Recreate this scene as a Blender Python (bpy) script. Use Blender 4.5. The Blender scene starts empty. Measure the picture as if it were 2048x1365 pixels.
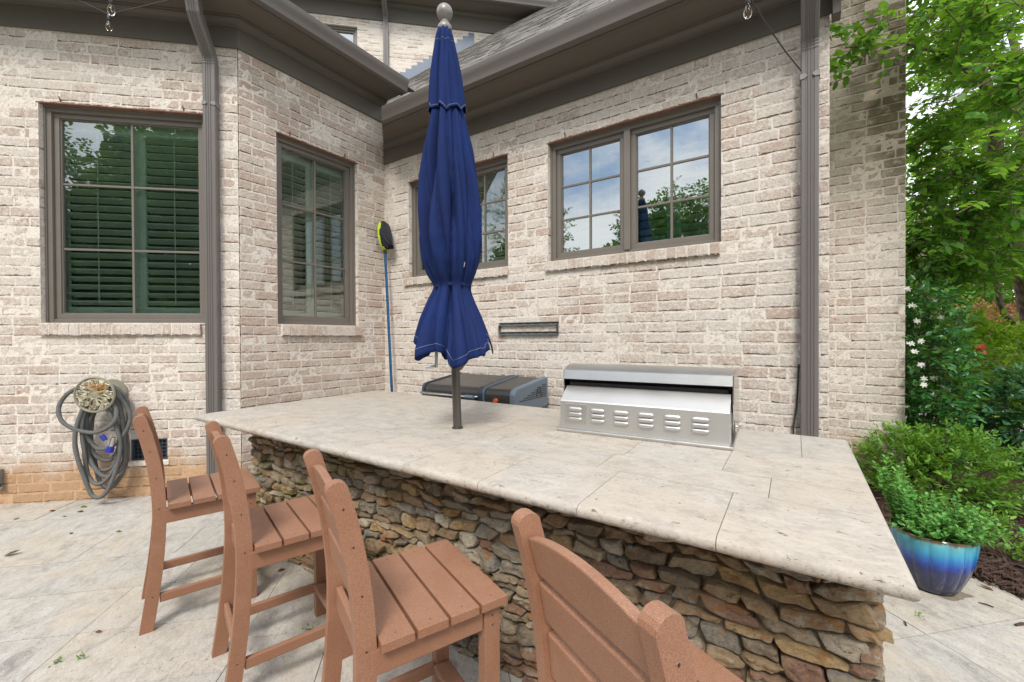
import bpy, bmesh, math, random
import numpy as np
from mathutils import Vector, Matrix
random.seed(7); RNG=np.random.default_rng(7)
scene=bpy.context.scene; COL=scene.collection
R=math.radians
# ------------------------------------------------------------------ camera frame (metres, Z up)
F=861.18; CX,CY=1024,682.5; CAMH=1.45
YAW,PIT,ROL=R(33.65),R(.463),R(.259)
_f=np.array([-math.sin(YAW)*math.cos(PIT),math.cos(YAW)*math.cos(PIT),-math.sin(PIT)])
_r=np.array([math.cos(YAW),math.sin(YAW),0.]); _d=np.cross(_f,_r)
CR=math.cos(ROL)*_r+math.sin(ROL)*_d; CD=-math.sin(ROL)*_r+math.cos(ROL)*_d
CAM=np.array([0,0,CAMH])
def ray(px,py): return CR*((px-CX)/F)+CD*((py-CY)/F)+_f
def at(px,py,x=None,y=None,z=None,dep=None):
    d=ray(px,py)
    t=x/d[0] if x is not None else y/d[1] if y is not None else (z-CAMH)/d[2] if z is not None else dep
    return CAM+d*t
# ------------------------------------------------------------------ object helpers
def tag(o,label=None,cat=None,group=None,kind=None):
    if label:o['label']=label
    if cat:o['category']=cat
    if group:o['group']=group
    if kind:o['kind']=kind
    return o
def empty(name,loc=(0,0,0),rz=0,**k):
    o=bpy.data.objects.new(name,None);COL.objects.link(o);o.location=loc;o.rotation_euler=(0,0,rz);o.empty_display_size=.1
    return tag(o,**k)
def link(name,me,parent=None,mats=(),smooth=None,**k):
    o=bpy.data.objects.new(name,me);COL.objects.link(o)
    for m in mats: me.materials.append(m)
    if parent:o.parent=parent
    if smooth is None and len(me.polygons): me.polygons.foreach_set('use_smooth',[False]*len(me.polygons))
    if smooth is not None and len(me.polygons):
        if smooth is True: me.polygons.foreach_set('use_smooth',[True]*len(me.polygons))
        else:
            me.polygons.foreach_set('use_smooth',[True]*len(me.polygons)); 
            try: me.set_sharp_from_angle(angle=R(smooth))
            except Exception: pass
    return tag(o,**k)
def copy_tree(o,parent=None):
    c=o.copy();COL.objects.link(c)
    if parent:c.parent=parent
    for ch in list(o.children): copy_tree(ch,c)
    return c
class MB:
    """mesh collector: boxes, tubes, prisms, lathes, sweeps"""
    def __init__(s): s.v=[];s.f=[];s.m=[];s.mi=0
    def add(s,vs,fs):
        b=len(s.v);s.v+=[tuple(map(float,p)) for p in vs];s.f+=[tuple(b+i for i in f) for f in fs];s.m+=[s.mi]*len(fs);return s
    def obox(s,o,ax,ay,az):
        o,ax,ay,az=[np.array(q,float) for q in(o,ax,ay,az)]
        P=[o+i*ax+j*ay+k*az for k in(0,1) for j in(0,1) for i in(0,1)]
        fs=[(0,2,3,1),(4,5,7,6),(0,1,5,4),(2,6,7,3),(0,4,6,2),(1,3,7,5)]
        if np.dot(np.cross(ax,ay),az)<0: fs=[f[::-1] for f in fs]
        return s.add(P,fs)
    def box(s,x0,x1,y0,y1,z0,z1): return s.obox((x0,y0,z0),(x1-x0,0,0),(0,y1-y0,0),(0,0,z1-z0))
    def prism(s,poly,axis,a,b):
        # poly: 2D list; axis 'x': (y,z) extruded along x etc.
        def P(q,t): return (t,q[0],q[1]) if axis=='x' else (q[0],t,q[1]) if axis=='y' else (q[0],q[1],t)
        n=len(poly);vs=[P(q,a) for q in poly]+[P(q,b) for q in poly]
        fs=[(i,(i+1)%n,n+(i+1)%n,n+i) for i in range(n)]+[tuple(range(n))[::-1],tuple(range(n,2*n))]
        return s.add(vs,fs)
    def tube(s,pts,r,n=8,cap=True,closed=False):
        pts=[np.array(p,float) for p in pts];m=len(pts);rs=r if hasattr(r,'__len__') else [r]*m
        T=[]
        for i in range(m):
            a=pts[(i-1)%m] if (closed or i>0) else pts[i];b=pts[(i+1)%m] if (closed or i<m-1) else pts[i]
            t=b-a;T.append(t/(np.linalg.norm(t)+1e-9))
        u=np.cross(T[0],(0,0,1.));
        if np.linalg.norm(u)<1e-3:u=np.cross(T[0],(1.,0,0))
        u/=np.linalg.norm(u);vs=[]
        for i in range(m):
            u=u-T[i]*np.dot(u,T[i]);u/=np.linalg.norm(u)+1e-9;w=np.cross(T[i],u)
            for k in range(n):
                a=2*math.pi*k/n;vs.append(pts[i]+rs[i]*(math.cos(a)*u+math.sin(a)*w))
        fs=[]
        for i in range(m if closed else m-1):
            j=(i+1)%m
            for k in range(n): fs.append((i*n+k,i*n+(k+1)%n,j*n+(k+1)%n,j*n+k))
        if cap and not closed: fs+=[tuple(range(n))[::-1],tuple((m-1)*n+k for k in range(n))]
        return s.add(vs,fs)
    def lathe(s,prof,c=(0,0,0),n=24,axis=(0,0,1),fn=None,caps=True):
        az=np.array(axis,float);az/=np.linalg.norm(az);ax=np.cross(az,(0,1.,0)) if abs(az[1])<.9 else np.cross(az,(1.,0,0));ax/=np.linalg.norm(ax);ay=np.cross(az,ax);c=np.array(c,float)
        vs=[]
        for i,(r,z) in enumerate(prof):
            for k in range(n):
                a=2*math.pi*k/n;rr=r*(fn(a,i,z) if fn else 1);vs.append(c+az*z+rr*(math.cos(a)*ax+math.sin(a)*ay))
        fs=[]
        for i in range(len(prof)-1):
            for k in range(n): fs.append((i*n+k,i*n+(k+1)%n,(i+1)*n+(k+1)%n,(i+1)*n+k))
        if caps: fs+=[tuple(range(n))[::-1],tuple((len(prof)-1)*n+k for k in range(n))]
        return s.add(vs,fs)
    def sweep(s,prof,frames,closed_prof=True):
        # prof: (d,z); frames: list of (p2d, offset vector2d)
        n=len(prof);vs=[]
        for p,o in frames:
            for d,z in prof: vs.append((p[0]+o[0]*d,p[1]+o[1]*d,z))
        fs=[]
        for i in range(len(frames)-1):
            for k in range(n if closed_prof else n-1):
                fs.append((i*n+k,i*n+(k+1)%n,(i+1)*n+(k+1)%n,(i+1)*n+k))
        if closed_prof: fs+=[tuple(range(n))[::-1],tuple((len(frames)-1)*n+k for k in range(n))]
        return s.add(vs,fs)
    def mesh(s,name,bevel=0,seg=2,fix=True):
        me=bpy.data.meshes.new(name);me.from_pydata(s.v,[],s.f)
        me.polygons.foreach_set('material_index',s.m)
        if bevel or fix:
            bm=bmesh.new();bm.from_mesh(me)
            if fix: bmesh.ops.recalc_face_normals(bm,faces=bm.faces)
            if bevel:
                es=[e for e in bm.edges if len(e.link_faces)==2 and e.calc_face_angle(0)>R(28)]
                bmesh.ops.bevel(bm,geom=es,offset=bevel,segments=seg,affect='EDGES',profile=.5,clamp_overlap=True)
            bm.to_mesh(me);bm.free()
        me.update();return me
    def build(s,name,mats,parent=None,bevel=0,seg=2,smooth=None,fix=True,**k):
        if not isinstance(mats,(list,tuple)):mats=[mats]
        return link(name,s.mesh(name,bevel,seg,fix),parent,mats,smooth,**k)
# value noise (numpy)
def _h(i,j,k,sd):
    x=(i*374761393+j*668265263+k*2147483647+sd*1274126177)&0xffffffff
    x=((x^(x>>13))*1274126177)&0xffffffff
    return ((x^(x>>16))&0xffff)/65535.
def vnoise(P,sc=1.,sd=0):
    P=np.asarray(P,float)*sc;I=np.floor(P).astype(np.int64);f=P-I;f=f*f*(3-2*f);o=0
    for a in(0,1):
        for b in(0,1):
            for c in(0,1):
                w=(f[...,0] if a else 1-f[...,0])*(f[...,1] if b else 1-f[...,1])*(f[...,2] if c else 1-f[...,2])
                o=o+w*_h(I[...,0]+a,I[...,1]+b,I[...,2]+c,sd)
    return o*2-1
# ------------------------------------------------------------------ materials
class NT:
    def __init__(s,name):
        s.mat=bpy.data.materials.new(name);s.mat.use_nodes=True;s.t=s.mat.node_tree;s.t.nodes.clear()
        s.out=s.t.nodes.new('ShaderNodeOutputMaterial')
    def n(s,ty,**k):
        nd=s.t.nodes.new(ty)
        for a,b in k.items(): setattr(nd,a,b)
        return nd
    def set(s,nd,i,v):
        if isinstance(v,bpy.types.NodeSocket): s.t.links.new(v,nd.inputs[i])
        else: nd.inputs[i].default_value=v
    def m(s,op,a,b=0.,c=0.,clamp=False):
        nd=s.n('ShaderNodeMath',operation=op,use_clamp=clamp);s.set(nd,0,a);s.set(nd,1,b);s.set(nd,2,c);return nd.outputs[0]
    def mix(s,f,a,b,mode='MIX'):
        nd=s.n('ShaderNodeMix',data_type='RGBA',blend_type=mode);s.set(nd,0,f)
        for i,v in((6,a),(7,b)):
            s.set(nd,i,v if isinstance(v,bpy.types.NodeSocket) else (*v,1) if len(v)==3 else v)
        return nd.outputs[2]
    def pos(s): return s.n('ShaderNodeNewGeometry').outputs['Position']
    def obj(s): return s.n('ShaderNodeTexCoord').outputs['Object']
    def mapv(s,v,scale=(1,1,1),rot=(0,0,0),loc=(0,0,0)):
        nd=s.n('ShaderNodeMapping');s.set(nd,0,v);nd.inputs[1].default_value=loc;nd.inputs[2].default_value=rot;nd.inputs[3].default_value=scale;return nd.outputs[0]
    def noise(s,v,sc,det=4,ro=.6,dis=0,col=False):
        nd=s.n('ShaderNodeTexNoise');s.set(nd,'Vector',v);s.set(nd,'Scale',sc);s.set(nd,'Detail',det);s.set(nd,'Roughness',ro);s.set(nd,'Distortion',dis);return nd.outputs[1 if col else 0]
    def ss(s,x,a,b):
        nd=s.n('ShaderNodeMapRange',interpolation_type='SMOOTHSTEP');s.set(nd,0,x);s.set(nd,1,a);s.set(nd,2,b);s.set(nd,3,0.);s.set(nd,4,1.);return nd.outputs[0]
    def ramp(s,f,stops,interp='LINEAR'):
        nd=s.n('ShaderNodeValToRGB');r=nd.color_ramp;r.interpolation=interp
        while len(r.elements)<len(stops): r.elements.new(.5)
        for e,(p,c) in zip(r.elements,stops): e.position=p;e.color=(*c,1)
        s.set(nd,0,f);return nd.outputs[0]
    def attr(s,name='rnd'):
        nd=s.n('ShaderNodeAttribute',attribute_name=name);sp=s.n('ShaderNodeSeparateColor');s.t.links.new(nd.outputs['Color'],sp.inputs[0]);return sp.outputs
    def xyz(s,v):
        sp=s.n('ShaderNodeSeparateXYZ');s.set(sp,0,v);return sp.outputs
    def bsdf(s,col,rough=.7,metal=0.,bump=None,bs=.3,bd=.01,spec=.5,**k):
        b=s.n('ShaderNodeBsdfPrincipled')
        s.set(b,'Base Color',col if isinstance(col,bpy.types.NodeSocket) else (*col,1));s.set(b,'Roughness',rough);s.set(b,'Metallic',metal);s.set(b,'Specular IOR Level',spec)
        for a,v in k.items(): s.set(b,a.replace('_',' '),v)
        if bump is not None:
            bn=s.n('ShaderNodeBump');s.set(bn,'Strength',bs);s.set(bn,'Distance',bd);s.set(bn,'Height',bump);s.t.links.new(bn.outputs[0],b.inputs['Normal'])
        s.t.links.new(b.outputs[0],s.out.inputs[0]);return b
M={}
def simple(name,col,rough=.6,metal=0.,var=.12,sc=8,bump=0,bsc=120,spec=.5,**k):
    t=NT(name);p=t.obj();n=t.noise(p,sc,5,.65)
    c=t.mix(n,tuple(x*(1-var) for x in col),tuple(min(1,x*(1+var)) for x in col))
    rr=t.m('ADD',t.m('MULTIPLY',t.m('SUBTRACT',n,.5),.25),rough,clamp=True)
    t.bsdf(c,rr,metal,t.noise(p,bsc,3,.6) if bump else None,bump,.004,spec,**k);M[name]=t.mat;return t.mat
# --- brick
def brick_mat(name,stain=None,dark=0.,wash=.86):
    t=NT(name);p=t.pos();a=t.attr()
    uv=t.n('ShaderNodeUVMap',uv_map='bk').outputs[0];q=t.xyz(uv)
    base=t.ramp(a[0],[(0,(.58,.465,.385)),(.3,(.63,.495,.41)),(.55,(.66,.56,.475)),(.82,(.57,.42,.34)),(.95,(.53,.455,.395)),(1,(.45,.265,.185))])
    big=t.noise(p,2.2,3,.6);n1=t.noise(p,34,8,.82);n2=t.noise(p,75,5,.75);n3=t.noise(p,190,3,.7)
    pt=t.ramp(t.noise(p,15,6,.75),[(0,(.60,.55,.50)),(.40,(.58,.50,.43)),(.50,(.66,.49,.41)),(.58,(.70,.62,.50)),(.66,(.52,.36,.28)),(1,(.45,.29,.22))]);base=t.mix(.5,base,pt)
    base=t.mix(t.ss(n2,.35,.65),t.mix(.36,base,(.20,.14,.10)),base)
    w=t.m('ADD',t.m('ADD',n1,t.m('MULTIPLY',t.m('SUBTRACT',a[1],.5),.17)),t.m('MULTIPLY',t.m('SUBTRACT',big,.5),.45))
    wf=t.m('MULTIPLY',t.ss(w,.35+.07*(.86-wash)/.24,.53+.07*(.86-wash)/.24),wash)
    cream=t.mix(t.ss(n2,.3,.7),(.62,.565,.49),(.84,.785,.71))
    c=t.mix(wf,base,cream)
    gy=t.ss(t.noise(p,45,6,.85),.55,.66);c=t.mix(t.m('MULTIPLY',gy,.55),c,(.36,.29,.23))
    pits=t.ss(t.noise(p,120,4,.8),.62,.67);c=t.mix(t.m('MULTIPLY',pits,.6),c,(.14,.105,.08))
    c=t.mix(t.m('MULTIPLY',t.ss(n3,.5,.75),.25),c,(.33,.28,.23))
    # dirty cracks and overhang shade painted along the lower arris, broken by smeared mortar
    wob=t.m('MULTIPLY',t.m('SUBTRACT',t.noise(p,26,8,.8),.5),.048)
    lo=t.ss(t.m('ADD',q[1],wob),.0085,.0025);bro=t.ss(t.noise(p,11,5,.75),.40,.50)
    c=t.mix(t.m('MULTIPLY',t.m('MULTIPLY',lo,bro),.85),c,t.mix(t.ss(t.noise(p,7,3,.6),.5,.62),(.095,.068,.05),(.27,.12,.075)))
    chip=t.m('MULTIPLY',t.ss(t.noise(p,17,6,.75),.645,.67),t.m('GREATER_THAN',a[2],.55));c=t.mix(t.m('MULTIPLY',chip,.9),c,(.40,.15,.075))
    yl=t.m('MULTIPLY',t.ss(t.noise(p,9,4,.6),.66,.74),t.m('LESS_THAN',a[2],.2));c=t.mix(t.m('MULTIPLY',yl,.5),c,(.58,.41,.17))
    c=stains(t,p,c,n1,stain)
    if dark: c=t.mix(dark,c,(.12,.10,.075))
    h=t.m('ADD',t.m('ADD',t.m('MULTIPLY',t.noise(p,38,8,.8),1.),t.m('MULTIPLY',n2,.6)),t.m('MULTIPLY',n3,.25))
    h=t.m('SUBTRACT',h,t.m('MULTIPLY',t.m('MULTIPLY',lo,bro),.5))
    t.bsdf(c,.92,0,h,1.,.014,.15);M[name]=t.mat
def stains(t,p,c,n1,stain,brick=True):
    x=t.xyz(p)
    if stain=='clay':   # red clay splash near the ground
        f=t.ss(t.m('ADD',x[2],t.m('MULTIPLY',t.m('SUBTRACT',t.noise(p,5,5,.65),.5),.42)),.50,.20)
        c=t.mix(t.m('MULTIPLY',f,.78),c,t.mix(n1,(.36,.165,.06),(.60,.36,.16)))
    if stain=='mildew':
        f=t.ss(t.m('ADD',x[2],t.m('MULTIPLY',t.m('SUBTRACT',t.noise(p,5,5,.65),.5),.42)),.55,.22)
        c=t.mix(t.m('MULTIPLY',f,.55),c,(.46,.25,.12))
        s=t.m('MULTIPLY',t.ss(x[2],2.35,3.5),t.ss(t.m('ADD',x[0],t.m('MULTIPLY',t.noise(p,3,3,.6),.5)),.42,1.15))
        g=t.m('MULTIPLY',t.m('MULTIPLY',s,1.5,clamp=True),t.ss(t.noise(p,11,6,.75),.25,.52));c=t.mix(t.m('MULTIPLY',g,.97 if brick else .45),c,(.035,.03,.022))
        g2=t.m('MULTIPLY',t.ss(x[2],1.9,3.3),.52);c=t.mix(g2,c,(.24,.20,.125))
    return c
def mortar_mat(name,stain=None):
    t=NT(name);p=t.pos();n1=t.noise(p,16,6,.7)
    c=t.mix(n1,(.60,.54,.465),(.81,.755,.68))
    cr=t.ss(t.noise(p,55,6,.8),.53,.60);c=t.mix(t.m('MULTIPLY',cr,.6),c,(.22,.17,.125))
    c=stains(t,p,c,n1,stain,False)
    t.bsdf(c,.95,0,t.noise(p,40,6,.75),.7,.012,.15);M[name]=t.mat
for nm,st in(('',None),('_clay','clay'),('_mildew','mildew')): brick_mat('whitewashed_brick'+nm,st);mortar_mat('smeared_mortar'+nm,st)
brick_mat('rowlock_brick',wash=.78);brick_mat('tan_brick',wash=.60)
# --- travertine
def trav(name,dirrot,cols,patio=False):
    t=NT(name);p=t.pos();a=t.attr()
    v0=t.mapv(p,(1,1,1),(0,0,dirrot));cb=t.n('ShaderNodeCombineXYZ');t.set(cb,0,t.m('MULTIPLY',a[0],7.));t.set(cb,1,t.m('MULTIPLY',a[1],11.));va=t.n('ShaderNodeVectorMath',operation='ADD');t.set(va,0,v0);t.t.links.new(cb.outputs[0],va.inputs[1]);v=va.outputs[0]
    vein=t.noise(t.mapv(v,(4,9,9)),1.6,9,.80,1.2);fine=t.noise(t.mapv(v,(30,62,62)),2.,5,.75);mot=t.noise(v,9,7,.78)
    c=t.mix(t.ss(vein,.36,.64),cols[0],cols[1])
    c=t.mix(t.m('MULTIPLY',t.ss(t.noise(p,2.4,6,.7),.42,.62),.6),c,cols[2])
    c=t.mix(t.m('MULTIPLY',t.ss(mot,.47,.64),.38),c,tuple(x*.62 for x in cols[0]))
    c=t.mix(t.m('MULTIPLY',t.ss(fine,.50,.70),.38),c,tuple(x*.58 for x in cols[0]))
    tint=t.ramp(a[2],[(0,(1,.965,.91)),(.5,(1,1,1)),(1,(.94,.95,.955))]);c=t.mix(1.,c,tint,'MULTIPLY')
    pit=t.ss(t.noise(t.mapv(v,(16,34,34)),2.8,4,.75),.615,.65)
    pit2=t.ss(t.noise(t.mapv(v,(7,14,14)),2.4,5,.75),.645,.675)
    patch=t.ss(t.noise(v,5.5,4,.7),.45,.58);pit=t.m('MAXIMUM',t.m('MULTIPLY',pit,patch),pit2)
    c=t.mix(t.m('MULTIPLY',pit,.8),c,(.10,.085,.065))
    if patio:
        d=t.m('MULTIPLY',t.ss(t.noise(t.mapv(v0,(1.8,3.0,3.0)),1.7,10,.85,.9),.49,.70),.78);c=t.mix(d,c,(.17,.165,.15))
        g=t.ss(t.noise(p,110,4,.8),.52,.66);c=t.mix(t.m('MULTIPLY',g,.35),c,(.16,.145,.12))
        wm=t.ss(t.noise(p,1.1,5,.65),.48,.68);c=t.mix(t.m('MULTIPLY',wm,.42),c,(.50,.40,.26))
    else:
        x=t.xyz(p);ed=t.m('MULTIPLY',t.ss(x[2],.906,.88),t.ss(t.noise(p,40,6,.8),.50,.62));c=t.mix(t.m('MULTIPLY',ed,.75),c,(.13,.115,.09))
    h=t.m('SUBTRACT',t.m('MULTIPLY',fine,.4),pit)
    t.bsdf(c,.66 if not patio else .78,0,h,.55,.006,.28);M[name]=t.mat
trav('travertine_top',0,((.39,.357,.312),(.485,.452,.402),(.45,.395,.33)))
trav('travertine_paver',R(45),((.40,.38,.345),(.53,.51,.47),(.49,.45,.385)),True)
# --- ledgestone
def stone_mat():
    t=NT('ledgestone');p=t.pos();a=t.attr();v=t.mapv(p,(1,1,1.7))
    b=t.ramp(a[0],[(0,(.30,.24,.17)),(.12,(.36,.255,.15)),(.24,(.20,.165,.13)),(.36,(.40,.335,.25)),(.47,(.27,.155,.11)),(.58,(.45,.31,.15)),(.68,(.24,.225,.195)),(.80,(.50,.45,.365)),(.90,(.33,.22,.13))],'CONSTANT')
    b=t.mix(t.m('MULTIPLY',t.ss(t.noise(p,10,6,.7),.4,.65),.5),b,(.38,.27,.15))
    n=t.noise(v,52,10,.86);c=t.mix(t.ss(n,.36,.60),t.mix(.5,b,(.08,.06,.042)),b);c=t.mix(1.,c,(1.42,1.40,1.36),'MULTIPLY')
    c=t.mix(t.m('MULTIPLY',t.ss(t.noise(p,90,4,.75),.5,.7),.35),c,(.48,.42,.33))
    li=t.m('MULTIPLY',t.ss(t.noise(p,19,8,.82),.53,.60),t.m('POWER',a[1],.7));c=t.mix(t.m('MULTIPLY',li,.8),c,(.58,.53,.44))
    rust=t.m('MULTIPLY',t.ss(t.noise(v,9,6,.75),.54,.62),t.m('GREATER_THAN',a[2],.35));c=t.mix(t.m('MULTIPLY',rust,.75),c,(.42,.19,.06))
    blk=t.ss(t.noise(v,14,7,.82),.565,.64);c=t.mix(t.m('MULTIPLY',blk,.75),c,(.05,.043,.037))
    x=t.xyz(p);ms=t.m('MULTIPLY',t.ss(t.noise(p,5,6,.75),.48,.62),t.ss(x[0],-.4,-2.4));c=t.mix(t.m('MULTIPLY',ms,.55),c,(.17,.17,.05))
    t.bsdf(c,.88,0,t.m('ADD',t.m('MULTIPLY',n,1.3),t.m('MULTIPLY',t.noise(p,95,4,.75),.6)),1.,.014,.2);M['ledgestone']=t.mat
stone_mat()
simple('stone_mortar',(.21,.18,.125),.95,var=.5,sc=14,bump=.6,bsc=50)
# --- painted metal / trim
simple('taupe_trim',(.105,.092,.076),.55,var=.10,sc=5)
simple('taupe_gutter',(.118,.102,.090),.42,var=.08,sc=3)
simple('downspout_metal',(.145,.131,.122),.38,var=.03,sc=3)
simple('window_paint',(.155,.136,.114),.45,var=.08,sc=6)
simple('rusty_lintel',(.19,.10,.065),.9,var=.7,sc=14)
simple('flashing',(.125,.15,.185),.45,.3,var=.15,sc=4)
def shingle_mat():
    t=NT('shingle');p=t.pos();a=t.attr();g=t.noise(p,120,3,.8)
    c=t.ramp(a[0],[(0,(.22,.21,.19)),(.5,(.31,.295,.265)),(1,(.40,.38,.345))]);c=t.mix(t.ss(g,.35,.65),t.mix(.5,c,(.07,.065,.06)),c)
    t.bsdf(c,.95,0,g,.5,.01,.2);M['shingle']=t.mat
shingle_mat()
def soffit_mat():
    t=NT('perforated_soffit');p=t.pos();x=t.xyz(p)
    n=t.noise(p,5,4,.6);c=t.mix(n,(.13,.11,.09),(.155,.132,.108))
    def hole(q): return t.m('ABSOLUTE',t.m('SUBTRACT',t.m('FRACT',t.m('MULTIPLY',q,55.)),.5))
    h=t.m('MULTIPLY',t.m('LESS_THAN',hole(x[0]),.17),t.m('LESS_THAN',hole(x[1]),.17))
    c=t.mix(t.m('MULTIPLY',h,.8),c,(.03,.026,.022));t.bsdf(c,.6);M['perforated_soffit']=t.mat
soffit_mat()
# --- glass
def glass(name,refl,tint):
    t=NT(name);lw=t.n('ShaderNodeLayerWeight');lw.inputs[0].default_value=.42
    f=t.m('ADD',t.m('MULTIPLY',lw.outputs['Fresnel'],.8),refl,clamp=True)
    g=t.n('ShaderNodeBsdfGlossy');g.inputs['Roughness'].default_value=.0;g.inputs['Color'].default_value=(.93,.97,.96,1)
    bn=t.n('ShaderNodeBump');t.set(bn,'Strength',.012);t.set(bn,'Distance',.02);t.set(bn,'Height',t.noise(t.obj(),2.2,1,.4));t.t.links.new(bn.outputs[0],g.inputs['Normal'])
    tr=t.n('ShaderNodeBsdfTransparent');tr.inputs[0].default_value=(*tint,1)
    mx=t.n('ShaderNodeMixShader');t.set(mx,0,f);t.t.links.new(tr.outputs[0],mx.inputs[1]);t.t.links.new(g.outputs[0],mx.inputs[2]);t.t.links.new(mx.outputs[0],t.out.inputs[0]);M[name]=t.mat
glass('tinted_pane',.20,(.82,1.,.91));glass('sky_pane',.36,(.58,.92,.78));glass('side_pane',.17,(.74,.86,.74))
simple('shutter_white',(.80,.80,.77),.5,var=.03)
simple('dark_room',(.10,.085,.07),.9,var=.2,sc=2)
# --- furniture
def poly():
    t=NT('speckled_lumber');p=t.obj();n=t.noise(p,480,3,.7);b=t.noise(p,7,4,.6)
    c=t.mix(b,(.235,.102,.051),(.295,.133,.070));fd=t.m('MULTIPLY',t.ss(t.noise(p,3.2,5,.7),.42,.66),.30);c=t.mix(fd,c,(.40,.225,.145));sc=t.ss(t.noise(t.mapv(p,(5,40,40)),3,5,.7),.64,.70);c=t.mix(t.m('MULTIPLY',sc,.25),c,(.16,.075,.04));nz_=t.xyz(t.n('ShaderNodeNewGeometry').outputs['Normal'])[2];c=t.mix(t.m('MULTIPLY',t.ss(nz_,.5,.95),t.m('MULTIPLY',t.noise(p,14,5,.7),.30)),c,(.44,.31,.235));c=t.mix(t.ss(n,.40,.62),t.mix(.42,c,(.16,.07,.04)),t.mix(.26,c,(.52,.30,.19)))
    t.bsdf(c,t.m('ADD',.40,t.m('MULTIPLY',b,.2)),0,t.noise(p,300,3,.7),.22,.0016,.5);M['speckled_lumber']=t.mat
poly()
simple('screw_hole',(.02,.012,.01),.6)
def cloth():
    t=NT('navy_canvas');p=t.obj();n=t.noise(p,5,5,.65);w=t.noise(t.mapv(p,(900,900,900)),1,2,.5)
    c=t.mix(n,(.0105,.0215,.084),(.0155,.032,.122));x=t.xyz(p)
    d=t.m('MULTIPLY',t.ss(x[2],2.3,1.75),t.ss(t.noise(p,4,4,.6),.35,.65));c=t.mix(t.m('MULTIPLY',d,.35),c,(.019,.022,.058))
    t.bsdf(c,.88,0,t.m('ADD',w,t.m('MULTIPLY',t.noise(p,30,5,.65),1.5)),.16,.004,.08);M['navy_canvas']=t.mat
cloth()
simple('stitch_thread',(.30,.32,.42),.9);simple('bird_dropping',(.75,.75,.72),.8)
simple('pole_bronze',(.085,.072,.062),.38,.35,var=.12);simple('finial_grey',(.23,.215,.20),.4,.2,var=.15,sc=20)
def steel(name,col,ro,stretch=(2,60,60),bd=.15):
    t=NT(name);p=t.obj();n=t.noise(t.mapv(p,stretch),6,5,.7);b=t.noise(p,5,5,.65)
    c=t.mix(b,tuple(x*.86 for x in col),col);sp=t.ss(t.noise(p,70,4,.7),.64,.72);c=t.mix(t.m('MULTIPLY',sp,.35),c,(.3,.29,.27))
    t.bsdf(c,t.m('ADD',ro,t.m('MULTIPLY',t.m('ADD',n,b),.10)),1.,n,bd,.002);M[name]=t.mat
steel('brushed_steel',(.66,.65,.625),.26);steel('dull_steel',(.64,.635,.615),.40);steel('polished_steel',(.72,.71,.69),.07,bd=.04);steel('chrome',(.7,.7,.7),.12,bd=.02)
simple('black_enamel',(.016,.016,.02),.35,var=.4,sc=15);simple('smoker_black',(.036,.034,.032),.33,var=.2,sc=18,bump=.06,bsc=200)
simple('slate_blue',(.115,.155,.19),.42,var=.1);simple('navy_plastic',(.028,.036,.05),.45);simple('orange_knob',(.7,.12,.02),.4);simple('black_plastic',(.02,.02,.022),.5)
def bronze():
    t=NT('antique_bronze');p=t.obj();n=t.noise(p,16,5,.7);c=t.mix(t.ss(n,.35,.65),(.22,.19,.12),(.50,.46,.34));ru=t.ss(t.noise(p,7,3,.6),.56,.66);c=t.mix(t.m('MULTIPLY',ru,.7),c,(.42,.22,.05))
    t.bsdf(c,.5,.35,n,.3,.003);M['antique_bronze']=t.mat
bronze()
simple('sage_metal',(.27,.255,.185),.55,.2,var=.2,sc=20)
def hose():
    t=NT('grey_hose');p=t.obj();n=t.noise(p,40,4,.7);c=t.mix(n,(.085,.088,.085),(.185,.185,.175));t.bsdf(c,.9,0,t.noise(p,160,4,.7),.6,.004,.15);M['grey_hose']=t.mat
hose()
simple('cobalt_plastic',(.02,.025,.30),.4);simple('iron_bracket',(.07,.08,.085),.4,.5,var=.3,sc=30);simple('iron_edge',(.30,.31,.31),.35,.8,var=.2,sc=30)
simple('vent_grey',(.035,.045,.055),.6);simple('lime_plastic',(.50,.66,.02),.35);simple('net_black',(.012,.012,.02),.85,var=.4,sc=40);simple('pole_blue',(.02,.115,.27),.28,.5,var=.15)
simple('outlet_grey',(.20,.20,.195),.5,.1)
def bulb_glass():
    t=NT('bulb_glass');g=t.n('ShaderNodeBsdfGlass');g.inputs['Roughness'].default_value=0;g.inputs['IOR'].default_value=1.2;g.inputs[0].default_value=(1,.97,.92,1);t.t.links.new(g.outputs[0],t.out.inputs[0]);M['bulb_glass']=t.mat
bulb_glass();simple('filament',(.35,.28,.2),.4,.6);simple('black_cord',(.03,.032,.03),.6)
def glaze():
    t=NT('blue_glaze');p=t.obj();x=t.xyz(p)
    z=t.m('ADD',x[2],t.m('MULTIPLY',t.m('SUBTRACT',t.noise(t.mapv(p,(40,40,4)),1,5,.7),.5),.05))
    c=t.ramp(t.m('DIVIDE',z,.328),[(0,(.012,.013,.05)),(.30,(.02,.028,.085)),(.48,(.016,.026,.12)),(.58,(.008,.05,.33)),(.69,(.010,.16,.48)),(.80,(.035,.32,.50)),(.95,(.11,.42,.48)),(.985,(.16,.10,.045)),(1,(.13,.08,.04))])
    d=t.m('MULTIPLY',t.ss(t.noise(t.mapv(p,(9,9,2)),3,5,.65),.5,.75),.4);c=t.mix(d,c,(.13,.14,.15))
    t.bsdf(c,.16,0,t.noise(p,25,4,.6),.08,.004,.6,Coat_Weight=.4,Coat_Roughness=.06);M['blue_glaze']=t.mat
glaze();simple('dirt_smear',(.20,.165,.12),.98,var=.5,sc=30);simple('potting_soil',(.045,.032,.022),.98,var=.6,sc=60,bump=.9,bsc=60)
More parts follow.
